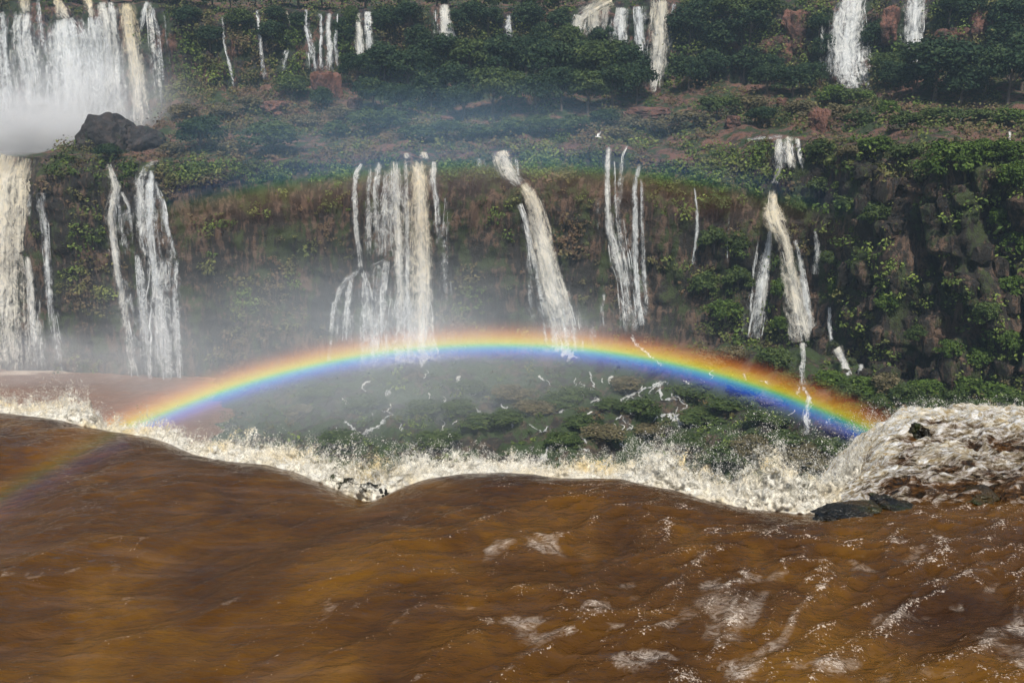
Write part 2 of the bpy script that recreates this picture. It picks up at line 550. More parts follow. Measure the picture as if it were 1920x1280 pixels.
NRM = grid_normals(G)
flat = G.reshape(-1, 3)
face_w = (smooth(segid, 1.85, 2.1) * (1 - smooth(segid, 3.0, 3.6)))[:, None]
up_w = (smooth(segid, 5.7, 6.1) * (1 - smooth(segid, 7.2, 7.9)))[:, None]
floor_w = (1 - smooth(segid, 1.8, 2.0))[:, None]
right_w = smooth(GX, 32, 52) * (1 - smooth(GY, 135, 150))
big = fbm(flat / 14.0, 3, 1).reshape(NR, NX)
mid = fbm(flat / 4.5, 4, 9).reshape(NR, NX)
fine = fbm(flat / 1.3, 3, 21).reshape(NR, NX)
warp = fbm(flat / np.array([9.0, 9.0, 14.0]), 2, 31).reshape(-1) * 2.2
cl = 1 - np.abs(pn(np.stack([(flat[:, 0] + warp) / 3.6, flat[:, 1] * 0.02, flat[:, 2] / 26.0], -1), 41))
cl2 = 1 - np.abs(pn(np.stack([(flat[:, 0] + warp * 0.6) / 1.5, flat[:, 1] * 0.02, flat[:, 2] / 9.0], -1), 43))
cleft = (smooth(cl, 0.72, 1.0) * 1.0 + 0.35 * smooth(cl2, 0.7, 1.0)).reshape(NR, NX)
ledge_n = fbm(np.stack([flat[:, 0] / 7.0, flat[:, 1] / 20.0, flat[:, 2] / 2.6], -1), 3, 51).reshape(NR, NX)
ledge = np.round(ledge_n * 4) / 4
disp = big * (1.5 + 0.8 * right_w) + mid * 0.75 + fine * 0.25
disp = disp + face_w * (ledge * 0.9 - cleft * (0.7 + 3.4 * right_w)) + up_w * (ledge * 0.9 - cleft * 1.4 + mid * 0.8)
# angular blocks of the right cliff: each block stands proud or back by its own amount
bzx = np.floor((flat[:, 0] + warp * 0.5 + fine.ravel() * 0.5) / 2.3)
bzz = np.floor((flat[:, 2] + 1.4 * np.sin(bzx * 2.1) + fine.ravel() * 0.5) / 2.9)
hsh = np.mod(np.sin(bzx * 127.1 + bzz * 311.7) * 43758.5453, 1.0).reshape(NR, NX)
disp = disp + face_w * (hsh - 0.5) * (0.35 + 1.5 * right_w) + up_w * (hsh - 0.5) * 0.8
# mounds of boulders on the gorge floor
mound = np.abs(fbm(flat / 6.5, 3, 61)).reshape(NR, NX)
disp = disp * (1 - 0.85 * floor_w * smooth(-GX, 34, 46)) + floor_w * (1.6 - 4.2 * mound) * (1 - smooth(-GX, 34, 46))
keep = 1 - 0.65 * smooth(segid, 3.7, 4.0)[:, None] * (1 - smooth(segid, 4.0, 4.3)[:, None])
G = G + NRM * (disp * keep)[..., None]
NRM = grid_normals(G)

TER = [('gorge_floor', 0.0, 2.0, 'gorge'), ('lower_cliff', 2.0, 4.0, 'cliff'), ('terrace_slope', 4.0, 6.0, 'terrace'),
       ('upper_cliff', 6.0, 8.0, 'upper'), ('plateau', 8.0, 9.0, 'terrace')]
TERRAIN = {}
for nm, a, bb, mk in TER:
    r0 = int(np.argmin(np.abs(segid - a)))
    r1 = int(np.argmin(np.abs(segid - bb)))
    sub = G[r0:r1 + 1]
    me = mesh_np(nm, sub.reshape(-1, 3), grid_faces(r1 - r0 + 1, NX))
    TERRAIN[nm] = tag(obj(nm, me, M[mk]), kind='structure')
fq = grid_faces(NR, NX)
BVH = BVHTree.FromPolygons([tuple(v) for v in G.reshape(-1, 3)], [tuple(q) for q in fq.tolist()])


def hit(x, y):
    d = Vector(ray(x, y)).normalized()
    loc, nrm, idx, dist = BVH.ray_cast(Vector(EYE), d, 600)
    if loc is None:
        return np.array(at(x, y, 205.0)), np.array([0, -1, 0.0])
    return np.array(loc), np.array(nrm)


# ------------------------------------------------------------------ lower river in the gorge (left)
RIVER_Z = -33.6
nx, ny = 120, 90
px_, py_ = np.meshgrid(np.linspace(-120, -22, nx), np.linspace(92, 152, ny))
pp = np.stack([px_.ravel(), py_.ravel(), np.zeros(nx * ny)], -1)
hz = RIVER_Z + fbm(pp / np.array([7.0, 4.0, 1]), 4, 70) * 0.45
hz -= smooth(pp[:, 0], -44, -26) * 3.0
me = mesh_np('lower_river', np.stack([pp[:, 0], pp[:, 1], hz], -1), grid_faces(ny, nx))
foam = smooth(pp[:, 1], 138, 148) * 0.75 * (1 - 0.5 * smooth(pp[:, 0], -70, -50))
attr(me, 'foam', foam)
tag(obj('lower_river', me, M['river']), kind='structure')

# ------------------------------------------------------------------ brown water in front, up to the crest it spills over
CREST = [(-500, 745), (-150, 765), (0, 772), (100, 785), (200, 806), (270, 815), (310, 830), (350, 851), (400, 862), (440, 868), (500, 872), (545, 882), (600, 905),
         (650, 928), (690, 942), (715, 930), (745, 914), (800, 894), (870, 886), (950, 883), (1040, 893), (1140, 897), (1170, 900), (1220, 911),
         (1280, 926), (1330, 941), (1420, 957), (1480, 963), (1530, 967), (1600, 956), (1700, 938), (1800, 925), (1920, 938), (2100, 940), (2500, 940)]
cr = np.array([on_level(x, y, -0.21) for x, y in CREST])


def crest_y(X):
    return np.interp(X, cr[:, 0], cr[:, 1])


FX = np.arange(-15, 15.6, 0.045)
NF = len(FX)
yc = gsm(crest_y(FX), 2.0)
ta = np.linspace(0, 1, 270)
tb = np.linspace(0, 1, 66)[1:]
Yg = np.concatenate([4.2 + (yc[None] - 4.2) * (1 - (1 - ta[:, None]) ** 1.25), yc[None] + tb[:, None] ** 1.3 * 4.2], 0)
Xg = np.repeat(FX[None], len(Yg), 0)
p0 = np.stack([Xg.ravel(), Yg.ravel(), np.zeros(Xg.size)], -1)
ca, sa = math.cos(R(36)), math.sin(R(36))
fl = np.stack([p0[:, 0] * ca + p0[:, 1] * sa, -p0[:, 0] * sa + p0[:, 1] * ca, p0[:, 2]], -1)
wv = fbm(p0 / 3.0, 2, 80) * 1.1
swell = fbm(fl / np.array([5.5, 3.0, 1]), 3, 81)
flw = fl + np.stack([wv, wv * 0.6, wv * 0], -1)
rip = ridged(flw / np.array([2.4, 0.9, 1]), 4, 84) - 0.65
chop = ridged(flw / np.array([0.62, 0.36, 1]), 3, 88) - 0.66
boil = fbm(p0 / 1.1 + 7, 3, 91)
d_ = (Yg - yc[None]).ravel()
rightness = smooth(p0[:, 0], -3, 3)
z = swell * 0.26 + rip * (0.13 + 0.13 * rightness) + chop * (0.05 + 0.07 * rightness) + boil * (0.03 + 0.06 * rightness)
damp = 1 - 0.75 * smooth(d_, -2.2, -0.2)
z = z * damp
z = z - 0.15 * np.maximum(0, d_ + 1.2) ** 2 - 0.25 * np.maximum(0, d_ - 0.2) ** 2
z = np.maximum(z, -6.5)
# a few broad streams of foam on the surface
BL = [(1010, 1040, 70, 22, .55), (1140, 1185, 110, 26, .75), (1290, 1080, 150, 16, .5), (1400, 1165, 60, 40, .55), (1260, 1235, 160, 20, .65), (1390, 1255, 60, 22, .6),
      (1860, 1140, 30, 80, .65), (1560, 1260, 120, 16, .4), (1600, 1160, 140, 10, .35), (1230, 1150, 60, 30, .35), (1900, 1250, 30, 40, .6), (1110, 950, 60, 14, .25),
      (1680, 1060, 160, 14, .35), (1340, 1030, 90, 6, .25), (60, 1085, 60, 8, .25), (500, 890, 40, 5, .45), (850, 1140, 90, 5, .4), (520, 1140, 30, 8, .3), (840, 1265, 70, 12, .4)]
dd = p0[:, 1] * math.cos(PITCH) + 6 * math.sin(PITCH)
vv = (p0[:, 1] * math.sin(PITCH) - 6 * math.cos(PITCH)) / dd
ux = 960 + FPX * p0[:, 0] / dd
uy = 640 - FPX * vv
fo = np.zeros(len(p0))
wpx = p0[:, 0] + fbm(p0 / 0.9, 3, 201) * 0.75
wpy = p0[:, 1] + fbm(p0 / 0.7 + 31, 3, 205) * 0.5
for (bx, by, rx, ry, a) in BL:
    c0 = on_level(bx, by, 0)
    c1 = on_level(bx + rx, by, 0)
    c2 = on_level(bx, by + ry, 0)
    rX = abs(c1[0] - c0[0])
    rY = abs(c2[1] - c0[1])
    q = ((wpx - c0[0]) / rX) ** 2 + ((wpy - c0[1]) / rY) ** 2
    fo = np.maximum(fo, a * np.exp(-q * 0.35))
curl = ridged(flw / np.array([1.6, 0.9, 1]) + 3, 3, 95)
patchy = smooth(fbm(flw / np.array([0.9, 0.5, 1]) + 13, 4, 98), -0.12, 0.30)
fo = fo * (0.05 + 1.0 * patchy) + rightness * smooth(curl, 0.78, 0.95) * 0.12 + smooth(chop + rip, 0.3, 0.55) * 0.3
fo *= 1 - 0.6 * smooth(d_, -2.0, 0.0)
me = mesh_np('river_water', np.stack([p0[:, 0], p0[:, 1], z], -1), grid_faces(len(Yg), NF))
attr(me, 'foam', fo)
attr(me, 'rough', np.clip(0.25 + 0.75 * rightness + 0.5 * boil, 0, 1))
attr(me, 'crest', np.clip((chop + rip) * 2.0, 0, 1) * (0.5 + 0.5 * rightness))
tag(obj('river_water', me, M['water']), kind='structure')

# ------------------------------------------------------------------ rapids beyond the rocks on the right
nx, ny = 300, 190
u, v = np.meshgrid(np.linspace(0, 1, nx), np.linspace(0, 1, ny))
Yr = 12.9 + v * 8.0
e0, e1 = on_level(1555, 960, 0), on_level(1660, 792, 0)
Xl = np.interp(Yr, [e0[1], e1[1], e1[1] + 2], [e0[0], e1[0], e1[0] + 0.6])
Xl = Xl + 0.35
Xr = Xl - 2.2 + u * 12.6
pr = np.stack([Xr.ravel(), Yr.ravel(), np.zeros(nx * ny)], -1)
rdg = ridged(pr / np.array([1.1, 0.6, 1]) + fbm(pr / 1.5, 2, 99)[:, None] * 0.6, 4, 104) - 0.65
hr = 0.05 + fbm(pr / 2.2, 3, 101) * 0.25 + rdg * 0.6 + fbm(pr / 0.35, 3, 108) * 0.06
dl = np.maximum(0, (Xl.ravel() + 0.5) - Xr.ravel())
hr -= 0.42 * dl ** 2
hr -= 0.5 * np.maximum(0, pr[:, 1] - 18.6) ** 2
hr -= 0.8 * smooth(pr[:, 1], 14.2, 13.0)
hr -= 0.35 * (1 - smooth(pr[:, 1], 12.9, 14.6))
me = mesh_np('rapids', np.stack([pr[:, 0], pr[:, 1], hr], -1), grid_faces(ny, nx))
fr = 0.47 + rdg * 0.9 + 0.3 * smooth(pr[:, 1], 17.0, 18.5) + 0.3 * smooth(dl, -0.1, 0.4) - 0.35 * (1 - smooth(pr[:, 1], 14.0, 16.0))
attr(me, 'foam', fr)
tag(obj('rapids', me, M['rapids']), kind='structure')


# ------------------------------------------------------------------ rocks
def rock_mesh(name, seed, sub=4, rough=0.35, block=0.0, squash=(1, 1, 1)):
    import bmesh
    bm = bmesh.new()
    bmesh.ops.create_icosphere(bm, subdivisions=sub, radius=1.0)
    v = np.array([q.co[:] for q in bm.verts])
    if block:
        m = np.max(np.abs(v), axis=1)[:, None]
        v = v * (1 - block) + (v / m * 0.8) * block
    n = v / np.linalg.norm(v, axis=1)[:, None]
    v = v + n * (fbm(v * 1.3 + seed * 3.7, 3, 120) * rough + fbm(v * 4.5 + seed, 3, 125) * rough * 0.3)[:, None]
    v = v * np.array(squash)
    f = np.array([[q.index for q in fc.verts] for fc in bm.faces])
    bm.free()
    return mesh_np(name, v, tris=f, smooth_shade=False)


def rock_thing(name, label, px, py, wpx, hpx, mat, seed, Y=None, group=None, sub=4, rough=0.35, cat='rock', dz=0.3, deep=1.0, block=0.0):
    """(px,py) is the foot of the rock in the photograph"""
    p = at(px, py, Y) if Y else hit(px, py)[0]
    s = depth_of(p) / FPX
    me = rock_mesh(name, seed, sub, rough, block)
    o = obj(name, me, mat)
    hw, hh = wpx * s / 2, hpx * s / 2
    o.location = (p[0], p[1] + hw * 0.3, p[2] + hh * (1 - dz))
    o.scale = (hw, hw * deep, hh * (1 + dz))
    o.rotation_euler = (0, 0, seed * 0.7)
    return tag(o, label, cat, group)


rock_thing('boulder', 'big dark rounded boulder at the foot of the misty upper falls', 202, 302, 108, 84, M['darkrock'], 1, Y=160, sub=5, cat='boulder')
rock_thing('boulder', 'lower dark boulder leaning against the right side of the big boulder', 262, 298, 92, 58, M['darkrock'], 2, Y=161, sub=5, cat='boulder')
REDS = [(612, 188, 66, 55, 'flat-topped red earth block below the row of thin upper falls'),
        (520, 214, 90, 26, 'low red rock ledge on the slope left of the red earth block'),
        (665, 212, 44, 30, 'small red rock right of the red earth block'),
        (1455, 118, 70, 50, 'red rock outcrop between dark trees left of the wide upper right fall'),
        (1505, 85, 80, 70, 'tall red rock face just left of the wide upper right fall'),
        (1672, 70, 60, 60, 'red rock face between the two upper right falls'),
        (1770, 96, 60, 40, 'orange-red rock right of the narrow upper right fall'),
        (1800, 80, 40, 30, 'small pointed red rock beside the dark hollow at upper right'),
        (1850, 70, 70, 55, 'reddish rock face near the upper right corner'),
        (1468, 202, 26, 20, 'small square orange rock on the terrace below the upper right fall'),
        (1375, 238, 50, 22, 'low orange rock left on the terrace above the long right cascade'),
        (1538, 245, 46, 44, 'orange-brown rock face on the terrace above the right cliff'),
        (1215, 225, 90, 24, 'flat red ledge on the terrace right of centre'),
        (838, 232, 30, 16, 'tiny orange rock at the foot of the dark grove')]
for k, (x, y, ww, hh, lb) in enumerate(REDS):
    rock_thing('red_rock', lb, x, y, ww, hh, M['redrock'], 10 + k, sub=4, rough=0.4, group='red rocks of the terrace', block=0.55, deep=0.6)

MOSS = [(1723, 822, 46, 24, 'small mossy rock poking out of the white rapids'), (1770, 898, 60, 20, 'dark mossy rock in the middle of the rapids'),
        (1600, 970, 150, 9, 'long low dark rock between smooth brown water and foam'), (1845, 940, 110, 18, 'wet dark rock under thin water at the right edge of the rapids'),
        (1690, 957, 110, 7, 'low dark rock right of the long rock, half under water')]
for k, (x, y, ww, hh, lb) in enumerate(MOSS):
    q = on_level(x, y, -0.05)
    rock_thing('mossy_rock', lb, x, y, ww, hh, M['mossrock'], 30 + k, Y=q[1], group='rocks in the rapids', deep=0.5, rough=0.6, sub=5)
for k, (x, y, ww, hh) in enumerate([(625, 903, 16, 13), (655, 914, 26, 18), (690, 926, 32, 20), (716, 934, 24, 16), (640, 914, 14, 10)]):
    q = on_level(x, y, -0.25)
    rock_thing('crest_rock', 'small wet rock at the dip of the water crest, ' + nth([0, 2, 3, 4, 1][k]), x, y, ww, hh, M['mossrock'], 40 + k, Y=q[1] + 0.25, group='wet rocks at the crest', sub=4, rough=0.7)

# loose rock blocks standing out of the right part of the lower cliff (parts of the cliff)
blocks = [rock_mesh('rock', 60 + k, 2, 0.28, 0.75) for k in range(6)]
for m_ in blocks:
    m_.materials.append(M['cliff'])
rr = random.Random(5)
for k in range(90):
    x, y = rr.uniform(1500, 1915), rr.uniform(300, 720)
    p, n_ = hit(x, y)
    if not (80 < p[1] < 135) or p[2] < -22:
        continue
    o = bpy.data.objects.new('rock', blocks[k % 6])
    s = rr.uniform(0.5, 1.5)
    o.location = p + n_ * 0.1
    o.scale = (s * rr.uniform(.7, 1.2), s * .8, s * rr.uniform(.7, 1.6))
    o.rotation_euler = (rr.uniform(-.2, .2), rr.uniform(-.2, .2), rr.uniform(-.5, .5))
    o.parent = TERRAIN['lower_cliff']
    C.objects.link(o)


# ------------------------------------------------------------------ waterfalls
MASK = np.zeros((360, 540), bool)          # where water hangs, so that no plant grows through it


def px_points(x, y, Y):
    u = (x - 960.0) / FPX
    v = (640.0 - y) / FPX
    cp, sp = math.cos(PITCH), math.sin(PITCH)
    dy = cp + v * sp
    t = Y / dy
    return np.stack([u * t, Y + 0 * t, EYE[2] + (-sp + v * cp) * t], -1)


def strand_path(path, lying):
    """path: [(x, y, half width in px)] from top to bottom; the sheet hangs just in front of the rock"""
    P = np.array(path, float)
    L = np.concatenate([[0], np.cumsum(np.hypot(np.diff(P[:, 0]), np.diff(P[:, 1])))])
    n = max(8, int(L[-1] / (1.6 if lying else 3.0)))
    t = np.linspace(0, L[-1], n)
    x = gsm(np.interp(t, L, P[:, 0]), 2.0)
    y = np.interp(t, L, P[:, 1])
    hw = gsm(np.interp(t, L, P[:, 2]), 2.0)
    if lying:
        zz = np.stack([t / 9.0, np.full(n, P[0, 0] * 0.37), np.zeros(n)], -1)
        x = x + fbm(zz, 3, 170) * 5.0
        y = y + fbm(zz + 50, 3, 173) * 4.0
        hw = hw * np.clip(0.65 + fbm(zz * 1.4 + 9, 3, 176) * 1.3, 0.15, 1.6)
    tx, ty = np.gradient(x), np.gradient(y)
    q = np.hypot(tx, ty) + 1e-6
    nx_, ny_ = ty / q, -tx / q
    sg = np.sign(nx_ + 1e-3)
    nx_, ny_ = gsm(nx_ * sg, 2.0), gsm(ny_ * sg, 2.0)
    if lying:
        Ys = np.array([hit(a, c)[0][1] for a, c in zip(x, y)])
    else:
        Y3 = np.array([[hit(a + f * h, c)[0][1] for f in (-0.7, 0, 0.7)] for a, c, h in zip(x, y, hw)])
        Y3 = Y3.min(1)
        k = np.minimum.reduce([np.pad(Y3, 4, mode='edge')[s:s + n] for s in range(9)])
        Ys = gsm(k, 6.0)
        Ys = np.minimum(Ys, gsm(Y3, 2.0)) - 0.4
        Ys = gsm(Ys, 3.0)
    for a, c, h in zip(x, y, hw):
        y0, y1 = int((c - 3) / 4) + 20, int((c + 3) / 4) + 20
        x0, x1 = int((a - h - 3) / 4) + 30, int((a + h + 3) / 4) + 30
        MASK[max(0, y0):max(0, y1) + 1, max(0, x0):max(0, x1) + 1] = True
    return x, y, hw, nx_, ny_, Ys, t / max(L[-1], 1e-3)


def ribbon(S, dens, cream, seed, u0, wf, t0, t1, fwd, lying, wob):
    """one sheet or thread of a strand: centred at u0 (-1..1) of the strand, wf its share of the strand's width"""
    x, y, hw, nx_, ny_, Ys, tt = S
    m = (tt >= t0) & (tt <= t1)
    if m.sum() < 4:
        return None
    x, y, hw, nx_, ny_, Ys, tt = (q[m] for q in S)
    n = len(x)
    cen = px_points(x, y, Ys)
    sc_ = np.array([depth_of(p) for p in cen]) / FPX
    along = np.concatenate([[0], np.cumsum(np.linalg.norm(np.diff(cen, axis=0), axis=1))])
    Wm = hw * wf * sc_
    nu = int(np.clip(Wm.max() * 2 / 0.25, 3, 26))
    uu = np.linspace(-1, 1, nu)
    wv = fbm(np.stack([along / 4.0, 0 * along + seed * 3.3, 0 * along], -1), 2, 140) * wob
    off = (u0 * hw + wv * hw)[:, None] + hw[:, None] * wf * uu[None]
    px = x[:, None] + off * nx_[:, None]
    py = y[:, None] + off * ny_[:, None]
    if lying:
        pos = np.zeros((n, nu, 3))
        for i in range(n):
            for j in range(nu):
                h_, nn_ = hit(px[i, j], py[i, j])
                pos[i, j] = h_ + np.array([0, -0.08, 0.16])
    else:
        bulge = np.minimum(Wm[:, None], 1.4) * 0.5 * np.sqrt(np.maximum(0, 1 - uu[None] ** 2))
        rough_ = fbm(np.stack([(off * sc_[:, None]).ravel() / 0.8, np.repeat(along, nu) / 4.0, np.full(n * nu, seed * 1.7)], -1), 2, 144).reshape(n, nu) * np.minimum(0.45, Wm.max() * 0.4)
        pos = px_points(px, py, Ys[:, None] - bulge - fwd + rough_)
    F = np.zeros((n, nu, 3))
    F[..., 0] = off * sc_[:, None] + seed * 13.7
    F[..., 1] = along[:, None] + seed * 3.1
    F[..., 2] = seed * 0.37
    if lying:
        F[..., :2] *= 2.6
    tl = (tt - tt[0]) / max(tt[-1] - tt[0], 1e-3)
    fade = smooth(tl, -0.03, 0.045) * (1 - 0.4 * smooth(tl, 0.6, 0.95)) * (1 - 0.6 * smooth(tl, 0.92, 1.0))
    cov = dens * fade[:, None] * (1 - np.abs(uu[None]) ** 1.6) - 0.12 * np.abs(uu[None])
    crm = np.clip(cream * (1 - 0.6 * tt[:, None]) + 0 * uu[None], -0.5, 1)
    return pos.reshape(-1, 3), F.reshape(-1, 3), cov.ravel(), crm.ravel(), n, nu


def waterfall(label, strands, group, name='waterfall', cat='waterfall', lying=False):
    r_ = random.Random(hash_id(label))
    built = []
    for k, (dens, cream, path) in enumerate(strands):
        S = strand_path(path, lying)
        wpx = max(p[2] for p in path)
        sd = (hash_id(label) + k * 7) % 97 + 1
        if lying:
            built.append((k, ribbon(S, dens * 0.78, cream, sd, 0, 1.0, 0, 1, 0, True, 0.0)))
            continue
        built.append((k, ribbon(S, dens * 0.82, cream, sd, 0, 1.15, 0, 1, 0.0, False, 0.12)))
        if wpx > 5:
            built.append((k, ribbon(S, dens * 0.50, cream, sd + 31, 0, 1.6, 0, 1, -0.35, False, 0.12)))
        for q in range(int(min(16, 2 + wpx * 0.35) * min(1.0, dens))):
            t0 = r_.choice([0, r_.uniform(0, 0.8), r_.uniform(0, 0.8)])
            t1 = min(1.0, t0 + r_.uniform(0.12, 0.5))
            built.append((k, ribbon(S, r_.uniform(0.5, 0.95), cream * r_.uniform(0.2, 1.0), sd + 3 * q + 50, r_.uniform(-0.95, 0.95), min(0.6, r_.uniform(1.2, 3.6) / wpx), t0, t1, r_.uniform(0.05, 0.4), False, 0.22)))
    built = [bb for bb in built if bb[1] is not None]
    allp = np.concatenate([bb[1][0] for bb in built])
    base = np.array([allp[:, 0].mean(), allp[:, 1].mean(), allp[:, 2].min()])
    t = thing(name, label, cat, base, group)
    for k in range(len(strands)):
        V, Q, F, CV, CR, off = [], [], [], [], [], 0
        for kk, (pos, fl_, cov, crm, n, nu) in built:
            if kk != k:
                continue
            V.append(pos - base)
            F.append(fl_)
            CV.append(cov)
            CR.append(crm)
            Q.append(grid_faces(n, nu, off))
            off += n * nu
        me = mesh_np('strand', np.concatenate(V), np.concatenate(Q))
        attr_v(me, 'flow', np.concatenate(F))
        attr(me, 'cover', np.concatenate(CV))
        attr(me, 'cream', np.concatenate(CR))
        obj('strand' if len(strands) > 1 or not lying else 'water_surface', me, M['fall'], t)
    return t


def hash_id(s):
    h = 7
    for ch in s:
        h = (h * 31 + ord(ch)) % 100003
    return h


def pth(w, *pts):
    return [(p[0], p[1], p[2] if len(p) > 2 else w) for p in pts]


LOW, UPP = 'falls of the lower cliff', 'falls of the upper cliff'
waterfall('massive tan waterfall filling the lower left edge', [
    (1.35, 0.7, pth(80, (-10, 286, 115), (-22, 330, 98), (-25, 400, 90), (-28, 500, 82), (-26, 600, 82), (-20, 700, 92))),
    (0.95, 0.3, pth(8, (50, 480, 6), (57, 520, 9), (62, 600, 10), (68, 690, 14))),
    (0.7, 0.2, pth(6, (74, 560, 4), (77, 620, 6), (82, 690, 10)))], LOW)
waterfall('thin pale fall beside the shaggy dome rock at lower left', [
    (0.72, 0, pth(8, (74, 362, 7), (84, 420, 8), (88, 480, 8), (95, 560, 9), (105, 620, 10), (116, 696, 13))),
    (0.6, 0, pth(5, (56, 362, 4), (53, 405, 5)))], LOW)
waterfall('slender white fall right of the dome rock, left of two neighbours', [
    (1.05, 0.35, pth(6, (203, 308, 4), (212, 335, 6), (218, 352, 8), (212, 375, 8), (206, 400, 7), (212, 450, 8), (218, 500, 8), (227, 560, 9), (237, 620, 9), (250, 690, 10), (256, 716, 12))),
    (0.42, 0, pth(22, (222, 362, 14), (226, 400, 22), (230, 450, 22), (236, 480, 14))),
    (0.75, 0.1, pth(5, (226, 360, 4), (240, 385, 5), (247, 430, 5), (249, 458, 4))),
    (0.35, 0, pth(10, (232, 520, 8), (246, 600, 12), (262, 712, 16)))], LOW)
waterfall('broad veil fall with stepped lower strands, right of the slender white fall', [
    (0.9, 0.1, pth(10, (274, 310, 6), (263, 340, 9), (262, 400, 9), (268, 450, 8), (276, 490, 7))),
    (0.95, 0, pth(9, (284, 320, 6), (281, 360, 10), (281, 420, 10), (284, 490, 10))),
    (0.7, 0, pth(6, (290, 340, 5), (305, 385, 6), (313, 430, 7), (326, 485, 8))),
    (0.45, 0, pth(34, (278, 345, 16), (288, 400, 30), (294, 495, 36))),
    (0.85, 0, pth(9, (258, 478, 5), (265, 540, 9), (272, 600, 10), (280, 680, 11), (283, 715, 13))),
    (1.0, 0, pth(10, (284, 474, 8), (292, 530, 10), (301, 590, 11), (309, 640, 11), (314, 716, 14))),
    (0.72, 0, pth(6, (332, 486, 5), (327, 540, 6), (331, 610, 7), (337, 712, 9))),
    (0.42, 0, pth(36, (296, 484, 26), (298, 600, 36), (300, 716, 40))),
    (0.8, 0.2, pth(5, (300, 303, 5), (285, 306, 6), (270, 314, 5)))], LOW)
waterfall('wide curtain of many strands with a creamy core at centre left', [
    (0.55, 0.1, pth(30, (728, 318, 16), (728, 380, 28), (726, 480, 34))),
    (0.75, 0.15, pth(6, (760, 300, 6), (762, 380, 7), (764, 480, 8), (766, 600, 10), (766, 680, 12))),
    (0.7, 0.1, pth(5, (693, 312, 4), (690, 380, 5), (691, 470, 6))),
    (0.5, 0, pth(16, (652, 530, 8), (648, 580, 16), (646, 640, 20))),
    (0.85, 0.1, pth(5, (681, 308, 4), (668, 325, 5), (664, 370, 5), (668, 430, 5), (676, 508, 6))),
    (0.7, 0, pth(5, (738, 478, 3), (712, 490, 4), (690, 502, 3))), (0.75, 0, pth(5, (676, 506, 4), (650, 524, 6), (634, 550, 6), (626, 578, 5))), (0.7, 0, pth(5, (627, 566, 5), (624, 600, 6), (621, 640, 5), (616, 704, 8))), (0.5, 0, pth(14, (688, 506, 8), (684, 560, 14), (684, 640, 18), (682, 690, 20))),
    (0.6, 0, pth(6, (660, 518, 5), (654, 560, 6), (652, 620, 6))),
    (0.75, 0, pth(8, (678, 510, 6), (690, 540, 8), (696, 590, 9), (702, 660, 10), (704, 690, 12))),
    (0.72, 0.1, pth(7, (712, 305, 5), (706, 345, 7), (704, 400, 7), (706, 486, 8))),
    (0.6, 0, pth(6, (724, 335, 5), (719, 400, 6), (717, 480, 7))),
    (1.0, 0.35, pth(8, (740, 303, 8), (741, 350, 9), (746, 420, 9), (748, 480, 10), (750, 560, 12), (748, 640, 12), (745, 686, 15))),
    (0.62, 0, pth(20, (722, 488, 14), (716, 560, 20), (716, 640, 22), (718, 686, 24))),
    (1.3, 0.75, pth(17, (782, 300, 12), (787, 340, 15), (787, 400, 19), (790, 460, 21), (791, 520, 22), (793, 600, 24), (795, 680, 30))),
    (0.9, 0.5, pth(9, (762, 286, 8), (766, 298, 10))), (0.95, 0.5, pth(8, (796, 284, 8), (798, 300, 9))), (0.85, 0.3, pth(5, (814, 302, 4), (814, 320, 7), (806, 348, 5))),
    (0.55, 0, pth(7, (812, 330, 5), (820, 380, 8), (824, 460, 8))),
    (0.42, 0, pth(8, (838, 372, 5), (834, 440, 8), (836, 500, 10), (838, 580, 12))),
    (0.5, 0, pth(40, (770, 560, 40), (770, 690, 62)))], LOW)
waterfall('slanting creamy fall widening to the right, at picture centre', [
    (1.0, 0.45, pth(20, (938, 283, 12), (944, 300, 18), (952, 320, 18), (964, 334, 12), (978, 346, 9))),
    (0.85, 0.1, pth(8, (900, 296, 8), (900, 316, 9))),
    (0.7, 0.1, pth(5, (968, 298, 4), (973, 340, 6))),
    (1.25, 0.6, pth(16, (978, 345, 9), (992, 362, 13), (1003, 390, 16), (1012, 430, 18), (1022, 470, 19), (1034, 520, 22), (1046, 560, 25), (1056, 600, 28), (1062, 650, 32))),
    (0.85, 0, pth(6, (974, 382, 5), (984, 410, 6), (993, 450, 6), (1002, 490, 8), (1012, 540, 10), (1024, 600, 12))),
    (0.45, 0, pth(5, (990, 455, 5), (994, 520, 5), (997, 610, 6))),
    (0.5, 0, pth(34, (1040, 540, 20), (1050, 600, 36), (1058, 662, 48)))], LOW)
waterfall('tall fall of separate white threads right of picture centre', [
    (1.0, 0.2, pth(6, (1141, 274, 5), (1139, 340, 6), (1140, 400, 6), (1142, 432, 8), (1150, 456, 11), (1158, 490, 13), (1166, 525, 10), (1172, 570, 12), (1178, 625, 15))),
    (0.8, 0.1, pth(6, (1177, 274, 3), (1168, 290, 4), (1163, 345, 6), (1158, 395, 7), (1163, 430, 8), (1170, 480, 8), (1178, 525, 8))),
    (0.7, 0, pth(5, (1152, 300, 3), (1154, 350, 4), (1156, 430, 5))),
    (0.75, 0, pth(6, (1198, 308, 3), (1190, 350, 5), (1190, 420, 6), (1192, 500, 6), (1196, 560, 7), (1204, 610, 9))),
    (0.7, 0, pth(5, (1203, 336, 4), (1204, 420, 5), (1208, 500, 5), (1213, 600, 6))),
    (0.42, 0, pth(20, (1172, 440, 10), (1182, 500, 18), (1188, 620, 26))),
    (0.4, 0, pth(3, (1121, 366, 3), (1122, 430, 3))),
    (0.5, 0, pth(5, (1133, 540, 2), (1129, 575, 5), (1131, 612, 6)))], LOW)
waterfall('single thin white thread on the mossy cliff right of the tall threads', [
    (0.95, 0, pth(4, (1302, 352, 3), (1307, 395, 4), (1307, 430, 4), (1304, 455, 4), (1298, 496, 5)))], LOW)
